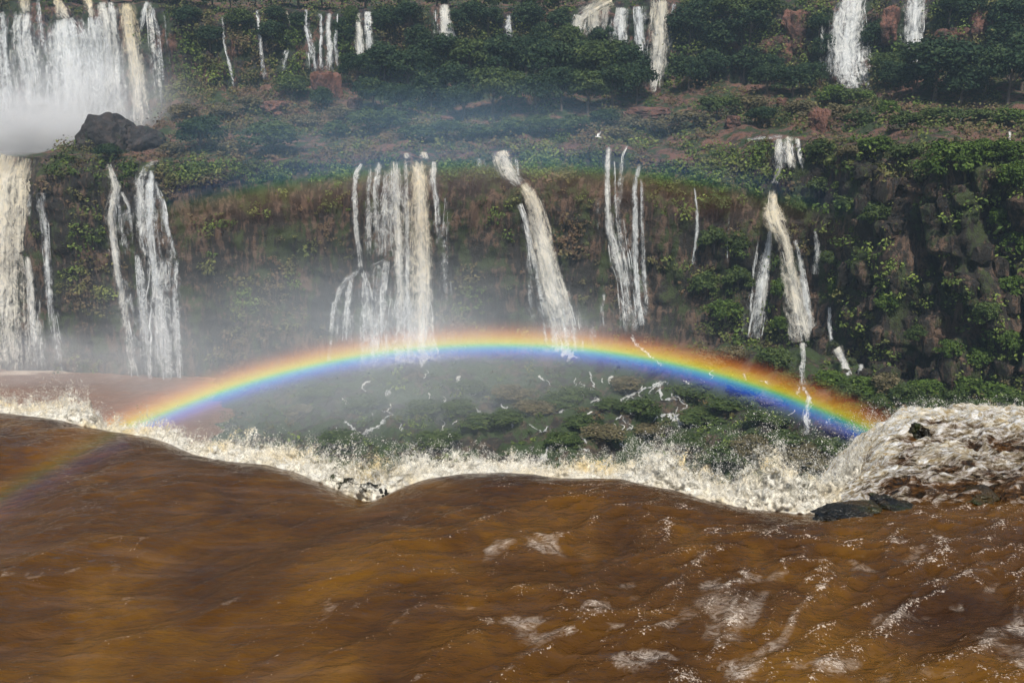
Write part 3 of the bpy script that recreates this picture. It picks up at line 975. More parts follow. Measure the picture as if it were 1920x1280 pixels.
waterfall('faint short trickle between the thin thread and the long right cascade', [
    (0.55, 0, pth(3, (1367, 404, 3), (1364, 450, 3), (1364, 505, 3)))], LOW)
waterfall('long stepped cascade winding down the right cliff', [
    (0.85, 0.15, pth(5, (1400, 264, 4), (1420, 260, 5), (1445, 259, 5), (1470, 256, 5))),
    (1.0, 0.4, pth(8, (1462, 259, 6), (1457, 282, 8), (1461, 318, 9))), (1.05, 0.5, pth(8, (1480, 255, 9), (1479, 280, 9), (1484, 316, 8))), (0.8, 0.2, pth(5, (1495, 258, 5), (1500, 296, 6), (1506, 318, 4))), (0.5, 0.2, pth(18, (1474, 262, 14), (1474, 290, 20), (1478, 315, 22))),
    (0.9, 0.2, pth(6, (1462, 310, 8), (1458, 328, 5), (1452, 346, 7))),
    (1.3, 0.75, pth(14, (1449, 356, 7), (1449, 380, 11), (1452, 402, 18), (1460, 425, 17), (1472, 448, 12), (1479, 480, 13), (1487, 520, 15), (1495, 560, 18), (1502, 600, 22), (1508, 640, 28))),
    (0.6, 0, pth(8, (1492, 450, 4), (1503, 500, 6), (1512, 560, 9), (1520, 636, 10))),
    (0.95, 0.1, pth(10, (1445, 420, 3), (1443, 445, 5), (1439, 475, 9), (1432, 515, 12), (1426, 560, 15), (1420, 600, 17), (1414, 634, 16))),
    (0.7, 0, pth(4, (1422, 448, 3), (1414, 500, 4), (1409, 560, 5), (1404, 634, 5))),
    (0.9, 0.2, pth(5, (1504, 642, 6), (1506, 670, 5), (1503, 695, 5), (1507, 722, 8))),
    (0.85, 0.1, pth(6, (1520, 742, 6), (1512, 770, 6), (1510, 790, 8), (1518, 806, 6), (1505, 818, 8)))], LOW)
waterfall('short white trickle just right of the long stepped cascade', [
    (0.85, 0, pth(5, (1527, 432, 3), (1533, 455, 5), (1531, 485, 5), (1530, 514, 6)))], LOW)
waterfall('small hooked cascade at the foot of the right cliff', [
    (0.85, 0, pth(4, (1556, 575, 3), (1556, 620, 4), (1561, 652, 6))),
    (1.0, 0.35, pth(8, (1566, 652, 10), (1578, 668, 7), (1584, 688, 7), (1590, 704, 9))),
    (0.8, 0.1, pth(6, (1615, 682, 4), (1614, 704, 7)))], LOW)

waterfall('leftmost sheet of the white upper falls, cut by the picture edge', [
    (0.8, 0, pth(14, (4, 22, 8), (8, 60, 13), (8, 120, 15), (12, 180, 18), (16, 240, 22)))], UPP)
waterfall('broad white upper fall with dark streaks near the left edge', [
    (0.85, 0.1, pth(25, (48, 24, 18), (44, 50, 25), (48, 100, 28), (56, 150, 30), (60, 250, 36))),
    (1.0, 0.9, pth(10, (44, -4, 10), (46, 12, 12), (48, 26, 14))),
    (0.7, 0, pth(8, (70, -2, 4), (74, 40, 8), (84, 110, 9)))], UPP)
waterfall('misty white upper fall under a brown spout, third from the left edge', [
    (1.0, 0.9, pth(12, (106, -4, 8), (112, 14, 11), (124, 40, 15))),
    (1.2, 0.05, pth(45, (116, 36, 20), (122, 60, 34), (128, 120, 42), (130, 200, 50), (128, 266, 58)))], UPP)
waterfall('white upper fall spreading below a narrow brown spout', [
    (0.75, 0.0, pth(60, (150, 60, 40), (160, 120, 66), (160, 200, 76), (160, 266, 84))),
    (1.0, 0.95, pth(9, (163, -4, 8), (168, 16, 9), (172, 34, 9))),
    (0.95, 0.05, pth(26, (173, 32, 16), (178, 60, 24), (184, 120, 28), (190, 190, 30), (196, 262, 34)))], UPP)
waterfall('grey upper fall of paired sheets left of the tan one', [
    (0.95, 0.3, pth(11, (190, 4, 10), (196, 40, 13), (204, 100, 13), (214, 200, 15))),
    (0.9, 0.2, pth(10, (208, 4, 8), (214, 60, 10), (220, 140, 12), (230, 250, 15)))], UPP)
waterfall('narrow tan upper fall right of the white falls', [
    (1.25, 0.95, pth(13, (236, 5, 13), (241, 50, 13), (250, 110, 15), (258, 160, 16), (264, 235, 18)))], UPP)
waterfall('thin forked upper fall at the right end of the white falls', [
    (0.8, 0.1, pth(6, (276, 3, 7), (268, 30, 5), (262, 60, 4))),
    (0.75, 0.25, pth(7, (279, 4, 6), (283, 60, 7), (290, 120, 8), (298, 195, 9))),
    (0.6, 0.0, pth(6, (286, 14, 5), (297, 70, 6), (304, 150, 7)))], UPP)
THIN = [('faint thread of water in the mist right of the white upper falls', [(0.5, 0, pth(2.5, (307, 28), (315, 100), (322, 155)))]),
        ('faint slanting thread on the dark upper cliff, left of a brighter thread', [(0.62, 0, pth(3, (416, 28), (420, 85), (430, 120), (438, 162)))]),
        ('bright slim thread falling down the dark upper cliff', [(1.0, 0, pth(4, (481, 20, 3), (486, 60, 4), (490, 110, 5), (497, 152, 6)))]),
        ('small tan dribble near the rim, left of the grouped threads', [(0.75, 0.8, pth(3, (535, 20), (541, 32), (543, 50)))]),
        ('short hooked trickle low on the upper cliff', [(0.7, 0, pth(5, (540, 92, 4), (534, 105, 6), (532, 134, 6)))]),
        ('pale veil thread, first of the group above the red earth block', [(0.75, 0, pth(5, (575, 18, 4), (573, 45, 5), (582, 85, 7), (588, 134, 9))), (0.5, 0, pth(4, (588, 88, 3), (590, 132, 5)))]),
        ('middle thin thread of the group above the red earth block', [(0.7, 0, pth(4, (601, 25, 3), (602, 60, 5), (600, 100, 5), (602, 134, 6)))]),
        ('brightest thread of the group above the red earth block', [(1.0, 0.15, pth(6, (618, 25, 5), (614, 55, 6), (619, 90, 7), (618, 136, 7))), (0.75, 0, pth(3, (633, 26, 2), (631, 50, 3), (627, 85, 5), (634, 132, 6)))]),
        ('left one of two side by side white falls beside the dark grove', [(1.1, 0.4, pth(7, (669, 24, 6), (674, 55, 6), (677, 110, 9), (672, 136, 6)))]),
        ('right one of two side by side white falls beside the dark grove', [(0.9, 0.1, pth(8, (690, 22, 8), (691, 60, 7), (696, 112, 9)))]),
        ('short tapering white fall at the rim above the grove', [(1.15, 0.35, pth(12, (832, 8, 8), (834, 35, 12), (839, 84, 19))), (0.55, 0, pth(4, (813, 20, 3), (815, 80, 5)))]),
        ('small pale blue fall between trees right of the tapering fall', [(0.72, -0.2, pth(7, (954, 28, 3), (952, 50, 8), (955, 92, 9)))]),
        ('wide creamy fall with a slanting lip, left part of the large upper group', [(1.1, 0.8, pth(14, (1150, 0, 10), (1125, 10, 16), (1098, 26, 16), (1085, 36, 12))),
                                                                                   (1.1, 0.45, pth(14, (1088, 28, 14), (1082, 50, 15), (1080, 80, 14))), (1.0, 0.6, pth(12, (1114, 18, 14), (1110, 70, 13))), (0.9, 0.5, pth(9, (1135, 10, 9), (1130, 60, 9)))]),
        ('pale double veil between the two creamy falls of the large upper group', [(1.0, 0.1, pth(16, (1166, 14, 12), (1161, 50, 16), (1160, 90, 18))), (0.9, 0, pth(11, (1197, 12, 10), (1199, 60, 11), (1206, 130, 10)))]),
        ('tallest creamy fall ending the large upper group on its right', [(1.2, 0.6, pth(17, (1240, 0, 16), (1238, 40, 17), (1237, 80, 17), (1231, 120, 19), (1225, 172, 10))), (0.75, 0, pth(4, (1263, 6, 4), (1258, 40, 4), (1254, 80, 5)))]),
        ('broad grey-white fall in the upper right', [(1.1, 0.15, pth(30, (1602, -8, 22), (1596, 30, 30), (1592, 70, 35), (1592, 120, 38), (1602, 150, 30), (1611, 178, 14))), (0.75, 0, pth(9, (1570, 20, 6), (1558, 80, 8), (1552, 140, 9)))]),
        ('narrow grey-white fall right of the broad upper right fall', [(1.05, 0.1, pth(18, (1719, -14, 16), (1716, 40, 19), (1713, 80, 19), (1706, 122, 14)))]),
        ('tiny white trickle on the right terrace, leftmost of three', [(0.9, 0.1, pth(4, (1696, 216, 3), (1696, 232, 5)))]),
        ('tiny white trickle on the right terrace, middle of three', [(0.9, 0.1, pth(4, (1724, 216, 3), (1725, 232, 4)))]),
        ('tiny white trickle on the right terrace, rightmost of three', [(0.9, 0.1, pth(4, (1804, 220, 3), (1798, 234, 5)))]),
        ('small white drop near the right edge below the terrace', [(0.95, 0.2, pth(4, (1893, 246, 3), (1893, 272, 5)))])]
for lb, st in THIN:
    waterfall(lb, st, UPP)

# white streams threading the boulders of the gorge floor
STREAMS = [('white pool spilling between boulders, nearest the left mist', pth(5, (735, 726, 5), (728, 740, 9), (724, 750, 6))),
           ('forked pale stream low in the left of the gorge', pth(5, (645, 790, 6), (656, 800, 5), (676, 818, 6), (700, 806, 5), (716, 798, 8), (722, 786, 6), (738, 776, 9))),
           ('short pale chute beside the forked stream in the gorge', pth(8, (756, 795, 6), (752, 812, 9))),
           ('small white ring of foam at the middle of the gorge', pth(5, (938, 758, 4), (948, 768, 8), (955, 764, 4))),
           ('crooked white stream below the middle of the gorge', pth(4, (990, 795, 3), (1005, 806, 6), (1020, 812, 5), (1030, 800, 4), (1034, 810, 6))),
           ('zigzag white stream under the slanting fall', pth(4, (1104, 698, 4), (1112, 716, 4), (1114, 740, 6), (1124, 758, 8), (1132, 766, 5))),
           ('long rising white stream toward the right half of the gorge', pth(4, (1160, 754, 7), (1178, 744, 5), (1205, 733, 4), (1228, 724, 5), (1244, 716, 10), (1258, 722, 5))),
           ('white stream dropping from the end of the long rising stream', pth(5, (1236, 728, 5), (1240, 750, 5), (1262, 748, 9), (1272, 752, 5))),
           ('fan of white foam over a rock in the right half of the gorge', pth(9, (1238, 784, 7), (1250, 778, 12), (1266, 786, 14), (1282, 794, 9))),
           ('small foam patch left of the white fan', pth(5, (1152, 788, 6), (1166, 780, 5), (1174, 800, 6))),
           ('pale stream at the foot of the green bushes in the gorge', pth(4, (1190, 826, 6), (1204, 816, 4), (1212, 832, 8))),
           ('white foam under the slanting centre fall', pth(8, (1034, 650, 14), (1052, 650, 22), (1062, 662, 18), (1084, 674, 10))),
           ('white foam under the wide curtain', pth(8, (732, 674, 14), (760, 668, 22), (790, 668, 28), (820, 676, 16))),
           ('foaming stream leaving the foot of the tall threads', pth(5, (1182, 628, 8), (1192, 648, 8), (1210, 662, 9), (1232, 680, 10), (1244, 690, 6))),
           ('bent white stream below the long right cascade', pth(5, (1503, 722, 6), (1522, 760, 5), (1508, 786, 8), (1530, 806, 8), (1504, 818, 8))),
           ('small white spot of water right of the bent stream', pth(5, (1548, 792, 6), (1552, 800, 7)))]
for lb, pt in STREAMS:
    waterfall(lb, [(2.0 if 'white foam' in lb else 1.15, 0.15, pt)], 'streams on the gorge floor', name='stream', cat='stream', lying=True)


# countless small threads of white water between the mounds of the gorge floor, one mass
r_ = random.Random(90)
V, Q, F, CV, CR, off = [], [], [], [], [], 0
for k in range(80):
    x = r_.choice([r_.uniform(950, 1580), r_.uniform(1080, 1330), r_.uniform(620, 900)])
    y = r_.uniform(690, 845)
    pt = [(x, y, r_.uniform(1.5, 4))]
    for q in range(r_.randrange(2, 5)):
        x, y = x + r_.uniform(-14, 14), y + r_.uniform(2, 9)
        pt.append((x, y, r_.uniform(2, 8)))
    rb = ribbon(strand_path(pt, True), r_.uniform(0.75, 1.1), 0.3, k + 3, 0, 1.0, 0, 1, 0, True, 0.0)
    if rb is None:
        continue
    V.append(rb[0]); F.append(rb[1]); CV.append(rb[2]); CR.append(rb[3])
    Q.append(grid_faces(rb[4], rb[5], off))
    off += rb[4] * rb[5]
me = mesh_np('white_rivulets', np.concatenate(V), np.concatenate(Q))
attr_v(me, 'flow', np.concatenate(F))
attr(me, 'cover', np.concatenate(CV))
attr(me, 'cream', np.concatenate(CR))
tag(obj('white_rivulets', me, M['fall']), 'scattered small white rivulets between the mossy mounds of the gorge', 'water', kind='stuff')


# ------------------------------------------------------------------ vegetation
def leaf_quads(cen, nrm, size, seed, loose=0.75):
    """rhombus leaves; cen (N,3), nrm (N,3) preferred facing, size (N,)"""
    r = np.random.default_rng(seed)
    N = len(cen)
    n = nrm + r.normal(size=(N, 3)) * loose
    n /= np.linalg.norm(n, axis=1)[:, None]
    a = r.normal(size=(N, 3))
    a -= n * (a * n).sum(1)[:, None]
    a /= np.linalg.norm(a, axis=1)[:, None]
    bb = np.cross(n, a)
    s = size[:, None]
    v = np.stack([cen + a * s * 0.5, cen + bb * s * 0.30 + n * s * 0.08, cen - a * s * 0.5, cen - bb * s * 0.30 + n * s * 0.08], 1)
    return v.reshape(-1, 3)


def crown_mesh(name, seed, shape, nleaf, leaf):
    """unit crown about 1 high and 1 wide with its foot at z=0, leaves gathered in uneven clumps"""
    r = np.random.default_rng(seed)
    nc = shape['clumps']
    d = r.normal(size=(nc, 3))
    d /= np.linalg.norm(d, axis=1)[:, None]
    d[:, 2] = np.where(d[:, 2] < -0.35, -d[:, 2], d[:, 2])
    rad = r.uniform(0.45, 1.0, nc) ** 0.6
    c = d * rad[:, None] * np.array([0.42, 0.42, shape['hz']])
    c[:, 2] += shape['cz']
    c += r.normal(size=(nc, 3)) * 0.03
    cs = r.uniform(0.10, 0.24, nc)
    k = r.integers(0, nc, nleaf)
    ld = r.normal(size=(nleaf, 3))
    ld /= np.linalg.norm(ld, axis=1)[:, None]
    ld[:, 2] = np.where(ld[:, 2] < -0.45, -ld[:, 2], ld[:, 2])
    p = c[k] + ld * (cs[k] * r.uniform(0.55, 1.05, nleaf))[:, None] * np.array([1.15, 1.15, 0.8])
    sz = r.uniform(0.6, 1.4, nleaf) * leaf
    v = leaf_quads(p, ld + np.array([0, 0, 0.2]), sz, seed + 1, 0.42)
    me = mesh_np(name, v, np.arange(nleaf * 4).reshape(-1, 4), smooth_shade=False)
    tint = np.clip(r.uniform(0.25, 0.65, nc)[k] + r.normal(size=nleaf) * 0.14, 0, 1)
    attr(me, 'tint', np.repeat(tint, 4))
    return me, c


def trunk_mesh(name, seed, tips, h0):
    """tapered trunk with limbs reaching into the clumps"""
    r = np.random.default_rng(seed)
    V, Q, off = [], [], 0

    def tube(pts, r0, r1, n=6):
        nonlocal off
        pts = np.array(pts)
        for i, p in enumerate(pts):
            rr_ = r0 + (r1 - r0) * i / (len(pts) - 1)
            for j in range(n):
                a = 2 * math.pi * j / n
                V.append(p + np.array([math.cos(a) * rr_, math.sin(a) * rr_, 0]))
        for i in range(len(pts) - 1):
            for j in range(n):
                Q.append((off + i * n + j, off + i * n + (j + 1) % n, off + (i + 1) * n + (j + 1) % n, off + (i + 1) * n + j))
        off += len(pts) * n
    top = np.array([r.normal() * 0.03, r.normal() * 0.03, h0])
    tube([(0, 0, -0.08), top * 0.35 + np.array([0.012, 0.01, 0]), top * 0.7, top], 0.034, 0.016)
    for t in tips[:9]:
        s = top * r.uniform(0.55, 1.0)
        tube([s, (s + t) / 2 + np.array([0, 0, 0.03]), t], 0.013, 0.004, 5)
    return mesh_np(name, np.array(V), np.array(Q))


SHAPES = {'tree': dict(clumps=46, hz=0.34, cz=0.62), 'round': dict(clumps=44, hz=0.40, cz=0.46), 'bush': dict(clumps=34, hz=0.42, cz=0.34)}
KINDS = {}
for kd, sh, mt, leaf in [('dark', 'tree', 'leaf_dark', 0.060), ('mid', 'tree', 'leaf_mid', 0.060), ('rounddark', 'round', 'leaf_dark', 0.062), ('round', 'round', 'leaf_mid', 0.062),
                         ('bush', 'bush', 'leaf_mid', 0.075), ('bright', 'bush', 'leaf_bright', 0.075), ('dry', 'bush', 'leaf_dry', 0.07)]:
    KINDS[kd] = []
    for q in range(3):
        s_ = 200 + 13 * q + hash_id(kd) % 50
        cm, tips = crown_mesh('crown', s_, SHAPES[sh], 3400 if sh != 'bush' else 2400, leaf * 1.12)
        cm.materials.append(M[mt])
        tm = trunk_mesh('trunk', s_ + 3, tips, SHAPES[sh]['cz'] * 0.9)
        tm.materials.append(M['bark'])
        KINDS[kd].append((cm, tm))
tree_rng = random.Random(3)


def plant(name, label, cat, x, y, h, wd, kind, group):
    p, n_ = hit(x, y)
    s = depth_of(p) / FPX
    t = thing(name, label, cat, (p[0], p[1], p[2] - 0.15), group)
    cm, tm = KINDS[kind][tree_rng.randrange(3)]
    H, W = h * s * 1.12, wd * s * 1.2
    t.rotation_euler = (0, 0, tree_rng.uniform(0, 6.28))
    t.scale = (W, W, H)
    for nm, m_ in (('trunk', tm), ('crown', cm)):
        o = bpy.data.objects.new(nm, m_)
        o.parent = t
        C.objects.link(o)
    return t


def cluster(template, name, cat, group, items):
    """items: (x foot, y foot, height px, width px, kind); the label counts them from the left"""
    items = sorted(items, key=lambda q: q[0])
    for k, (x, y, h, wd, kd) in enumerate(items):
        plant(name, template.format(nth(k)), cat, x, y, h * (0.62 if name == 'gorge_bush' else 1.0), wd, kd, group)


def jit(lst, kd_choices, seed):
    r_ = random.Random(seed)
    return [(x, y, h, wd, r_.choice(kd_choices)) for (x, y, h, wd) in lst]


def ground_at(X, Y):
    loc, nrm, idx, dist = BVH.ray_cast(Vector((X, Y, 120)), Vector((0, 0, -1)), 300)
    return np.array(loc)


lipX, lipY = XS, ctrl[8][1]
rim = []
rj = random.Random(21)
for k in range(52):
    X = -122 + k * 4.75 + rj.uniform(-1, 1)
    Yl = float(np.interp(X, lipX, lipY))
    rim.append((X, Yl + rj.uniform(1.5, 5.0), rj.uniform(6.5, 10.0), rj.uniform(6.5, 9.0), rj.choice(['rounddark', 'round', 'rounddark', 'bush'])))
rim_px = []
for (X, Y, h, wd, kd) in rim:
    p = ground_at(X, Y)
    px, py = to_px(p)
    if -40 < px < 1960:
        rim_px.append((px, p, h, wd, kd))
for k, (px, p, h, wd, kd) in enumerate(sorted(rim_px, key=lambda q: q[0])):
    t = thing('rim_tree', 'leafy tree on the upper rim along the top edge, ' + nth(k), 'tree', (p[0], p[1], p[2] - 0.4), 'trees along the upper rim')
    cm, tm = KINDS[kd][k % 3]
    t.scale = (wd, wd, h)
    t.rotation_euler = (0, 0, k * 1.3)
    for nm, m_ in (('trunk', tm), ('crown', cm)):
        o = bpy.data.objects.new(nm, m_)
        o.parent = t
        C.objects.link(o)
cluster('dark leafy tree in the grove below the upper falls, {}', 'grove_tree', 'tree', 'dark grove below the upper falls',
        jit([(672, 168, 58, 62), (700, 215, 60, 62), (722, 160, 66, 74), (752, 222, 60, 66), (766, 176, 70, 78), (800, 140, 60, 66), (808, 208, 62, 72), (838, 132, 56, 74), (850, 196, 66, 74),
             (868, 226, 56, 62), (884, 156, 70, 76), (925, 228, 84, 82), (938, 158, 84, 76), (962, 206, 62, 62), (985, 150, 76, 66), (1004, 216, 66, 66), (1018, 172, 80, 80), (1052, 206, 74, 80),
             (1064, 142, 76, 72), (1090, 170, 84, 80), (1102, 212, 66, 74), (1128, 178, 86, 84), (1150, 206, 70, 72), (1172, 176, 80, 78), (1192, 196, 66, 66), (1128, 112, 54, 56)], ['dark', 'dark', 'rounddark', 'mid'], 2))
cluster('small tree on the upper cliff face between falls, {}', 'cliff_tree', 'tree', 'trees on the upper cliff',
        jit([(352, 60, 40, 46), (395, 96, 40, 46), (452, 70, 44, 50), (512, 90, 46, 50), (520, 52, 34, 40), (560, 70, 40, 40), (645, 92, 54, 40), (662, 70, 50, 26), (732, 82, 56, 56), (765, 62, 50, 56), (783, 100, 48, 50),
             (865, 72, 50, 46), (884, 52, 44, 52), (915, 68, 48, 50), (992, 72, 56, 56), (1020, 110, 58, 46), (1045, 70, 48, 48), (1070, 100, 40, 40), (1290, 96, 70, 66), (1322, 72, 66, 66), (1352, 118, 66, 70), (1370, 62, 60, 66), (1405, 86, 60, 66),
             (1432, 48, 50, 56), (1330, 160, 62, 64), (1290, 170, 60, 60), (1395, 150, 54, 62), (1440, 150, 46, 56), (1535, 70, 44, 40), (1640, 110, 60, 46), (1655, 160, 52, 50), (1690, 150, 46, 40), (1545, 130, 56, 44), (1815, 60, 56, 60), (1885, 70, 70, 66), (1780, 40, 40, 46)],
            ['dark', 'dark', 'mid', 'rounddark'], 3))
cluster('broad dark tree on the far right slope below the upper falls, {}', 'slope_tree', 'tree', 'broad dark trees at right',
        jit([(1712, 186, 60, 70), (1752, 188, 96, 120), (1800, 196, 70, 80), (1846, 178, 76, 84), (1888, 196, 90, 90), (1916, 170, 96, 90), (1880, 118, 70, 76), (1668, 172, 54, 56), (1486, 182, 54, 60), (1518, 172, 48, 52), (1440, 176, 46, 60)], ['rounddark', 'dark'], 4))
cluster('low rounded bush on the terrace, {}', 'terrace_bush', 'bush', 'bushes on the terrace',
        [(205, 300, 30, 46, 'rounddark'), (378, 286, 64, 76, 'rounddark'), (326, 292, 28, 50, 'dry'), (438, 292, 30, 52, 'dry'), (510, 292, 62, 96, 'round'), (548, 186, 44, 60, 'round'), (606, 208, 42, 40, 'rounddark'),
         (575, 240, 30, 50, 'dry'), (628, 258, 34, 46, 'bush'), (690, 252, 46, 62, 'round'), (645, 226, 30, 44, 'dry'), (738, 240, 40, 54, 'bush'), (470, 208, 30, 44, 'dry'), (420, 222, 26, 52, 'dry'), (345, 222, 30, 46, 'dry'),
         (780, 262, 30, 60, 'bush'), (840, 258, 34, 64, 'round'), (900, 262, 30, 62, 'bush'), (955, 254, 34, 60, 'bush'), (1012, 256, 36, 66, 'round'), (1075, 250, 36, 62, 'bush'), (1130, 240, 34, 56, 'rounddark'), (1160, 262, 26, 50, 'dry'),
         (1190, 244, 30, 54, 'dry'), (1250, 250, 34, 66, 'dry'), (1300, 240, 36, 66, 'dry'), (1345, 224, 44, 66, 'round'), (1400, 216, 40, 60, 'dry'), (1430, 236, 34, 56, 'rounddark'), (1500, 222, 36, 60, 'dry'), (1560, 196, 40, 50, 'bright'),
         (1592, 196, 34, 50, 'bush'), (1622, 196, 28, 34, 'bright'), (1568, 228, 34, 56, 'dry'), (1612, 236, 30, 50, 'bush'), (1662, 222, 38, 40, 'bright'), (1702, 240, 32, 56, 'bush'), (1760, 232, 34, 62, 'bush'), (1828, 234, 34, 62, 'bush'), (1892, 236, 36, 62, 'bright')])
cluster('green bush on the right cliff, {}', 'cliff_bush', 'bush', 'bushes on the right cliff',
        [(1540, 292, 34, 46, 'bush'), (1590, 296, 28, 40, 'dry'), (1640, 288, 36, 56, 'bright'), (1700, 300, 36, 52, 'bush'), (1778, 338, 82, 84, 'bright'), (1735, 340, 46, 46, 'bush'), (1838, 300, 44, 56, 'bright'), (1882, 306, 50, 60, 'bright'), (1906, 356, 60, 56, 'bright'),
         (1862, 352, 44, 44, 'bush'), (1535, 372, 46, 46, 'bush'), (1500, 400, 40, 36, 'bush'), (1588, 400, 40, 40, 'bush'), (1640, 420, 46, 46, 'bush'), (1880, 430, 50, 46, 'bright'), (1910, 480, 60, 50, 'bright'), (1895, 560, 50, 46, 'bright'), (1850, 600, 40, 40, 'bush'),
         (1660, 580, 36, 34, 'bright'), (1612, 640, 40, 36, 'bright'), (1572, 560, 44, 36, 'bright'), (1555, 500, 36, 30, 'bush'), (1720, 640, 36, 34, 'bush'), (1780, 670, 40, 40, 'bright'), (1830, 690, 46, 46, 'bright'), (1890, 660, 50, 46, 'bright'),
         (1340, 470, 50, 50, 'bush'), (1320, 560, 56, 56, 'bush'), (1360, 600, 46, 56, 'bright'), (1385, 540, 46, 46, 'bush'), (1345, 400, 44, 46, 'bush'), (1462, 560, 44, 30, 'bright'), (1465, 620, 36, 34, 'bright'), (1380, 470, 40, 36, 'bush')])
cluster('bush on the talus at the foot of the right cliff, {}', 'talus_bush', 'bush', 'bushes at the foot of the right cliff',
        jit([(1330, 690, 40, 56), (1380, 680, 36, 50), (1450, 690, 44, 56), (1480, 725, 32, 46), (1555, 725, 36, 50), (1585, 748, 34, 50), (1620, 740, 40, 56), (1655, 770, 36, 50), (1660, 735, 40, 50), (1700, 760, 44, 56), (1735, 745, 40, 52), (1750, 782, 40, 50),
             (1790, 770, 44, 56), (1815, 740, 44, 52), (1840, 785, 40, 52), (1872, 760, 50, 60), (1905, 780, 46, 56), (1900, 730, 50, 56), (1600, 780, 30, 50)], ['bush', 'bright', 'dry', 'bush'], 5))
cluster('mossy bush on a mound of the gorge floor, {}', 'gorge_bush', 'bush', 'bushes on the gorge floor',
        jit([(905, 800, 40, 70), (950, 790, 36, 60), (1000, 770, 36, 66), (1045, 765, 46, 80), (1085, 745, 36, 66), (1090, 800, 40, 60), (1060, 830, 36, 60), (1130, 820, 44, 70), (1175, 725, 30, 60), (1200, 775, 50, 60), (1215, 812, 36, 60), (1300, 740, 34, 66),
             (1320, 790, 40, 76), (1365, 765, 34, 66), (1290, 830, 34, 60), (1368, 868, 60, 80), (1415, 850, 56, 76), (1440, 790, 36, 70), (1470, 830, 40, 66), (1512, 872, 70, 90), (1560, 845, 46, 56), (1575, 810, 34, 50), (1400, 730, 30, 60), (960, 740, 30, 70),
             (860, 770, 34, 60), (880, 730, 30, 60), (1145, 765, 30, 50), (1450, 755, 30, 60), (600, 740, 30, 66), (680, 760, 32, 66), (800, 770, 34, 66), (560, 780, 34, 66), (640, 830, 40, 70), (820, 830, 40, 70)], ['bush', 'bush', 'dry', 'bush'], 6))

# undergrowth: clumps of small leaves covering slopes and cliffs, one mass
r = np.random.default_rng(77)
area = {'floor': (1, 2, 1500, 0.55, 0.35), 'face': (2, 3, 3100, 0.75, 0.46), 'brow': (3, 4, 1300, 0.8, 0.1), 'terrace': (4, 5, 2400, 0.95, 0.40), 'slope': (5, 6, 1300, 1.0, 0.38),
        'upface': (6, 8, 2300, 1.25, 0.3), 'plateau': (8, 8.4, 500, 1.3, 0.0)}
CN, NN, SS, TT, DR = [], [], [], [], []
for nm, (a, bb, cnt, csz, thr) in area.items():
    r0, r1 = int(np.argmin(np.abs(segid - a))), int(np.argmin(np.abs(segid - bb)))
    n = cnt * 3
    ri = r.integers(r0, r1, n)
    ci = r.integers(0, NX, n)
    P = G[ri, ci]
    dpt = P[:, 1] * math.cos(PITCH) - (P[:, 2] - 6) * math.sin(PITCH)
    inx = np.abs(P[:, 0] / dpt) < 0.62
    patch = fbm(P / np.array([9.0, 9.0, 7.0]), 3, 150)
    pxx = 960 + FPX * P[:, 0] / dpt
    pyy = 640 - FPX * (P[:, 1] * math.sin(PITCH) + (P[:, 2] - 6) * math.cos(PITCH)) / dpt
    wet = MASK[np.clip((pyy / 4).astype(int) + 20, 0, 359), np.clip((pxx / 4).astype(int) + 30, 0, 539)]
    lim = thr - 0.45 + 0.12 * r.normal(size=n)
    if nm == 'face':
        lim = lim + 0.14 * (1 - smooth(P[:, 0], 22, 40)) - 0.16 * smooth(P[:, 0], 28, 45)
    okm = inx & ~wet & (patch > lim)
    P, N_, patch = P[okm][:cnt], NRM[ri, ci][okm][:cnt], patch[okm][:cnt]
    CN.append(P)
    NN.append(N_)
    SS.append(csz * np.clip(r.lognormal(-0.1, 0.45, len(P)), 0.4, 2.4))
    TT.append(np.clip(0.45 + patch * 0.5 + r.normal(size=len(P)) * 0.2, 0, 1))
    dryn = {'floor': -0.1, 'face': 0.0, 'brow': -0.2, 'terrace': 0.32, 'slope': 0.25, 'upface': 0.0, 'plateau': -0.3}[nm]
    if nm in ('terrace', 'slope'):
        dryn = dryn + 0.3 * smooth(-P[:, 0], 15, 40)
    if nm == 'face':
        dryn = dryn + 0.3 * (1 - smooth(P[:, 0], 25, 45)) - 0.2 * smooth(P[:, 0], 28, 45)
        TT[-1] = np.clip(TT[-1] + 0.2 * smooth(P[:, 0], 28, 45), 0, 1)
    DR.append(np.clip(fbm(P / 6.0, 3, 155) * 1.6 + 0.15 + dryn, 0, 0.9))
CN, NN, SS, TT, DR = map(np.concatenate, (CN, NN, SS, TT, DR))
# normals must point to the open side
NN = np.where((NN[:, 1] > 0.35)[:, None], -NN, NN)
LPC = 26
k = np.repeat(np.arange(len(CN)), LPC)
ld = r.normal(size=(len(k), 3))
ld /= np.linalg.norm(ld, axis=1)[:, None]
ld = ld + NN[k] * 0.55 + np.array([0, 0, 0.25])
P = CN[k] + ld * (SS[k] * r.uniform(0.3, 1.0, len(k)))[:, None] * np.array([1.1, 1.0, 0.75])
v = leaf_quads(P, ld + np.array([0, -0.2, 0.4]), r.uniform(0.22, 0.6, len(k)) * np.clip(SS[k], .7, 1.3), 78)
me = mesh_np('undergrowth', v, np.arange(len(k) * 4).reshape(-1, 4), smooth_shade=False)
attr(me, 'tint', np.repeat(np.clip(TT[k] + r.normal(size=len(k)) * 0.13, 0, 1), 4))
attr(me, 'dry', np.repeat(DR[k], 4))
tag(obj('undergrowth', me, M['under']), 'tangled green and brown undergrowth covering cliffs and slopes', 'undergrowth', kind='stuff')

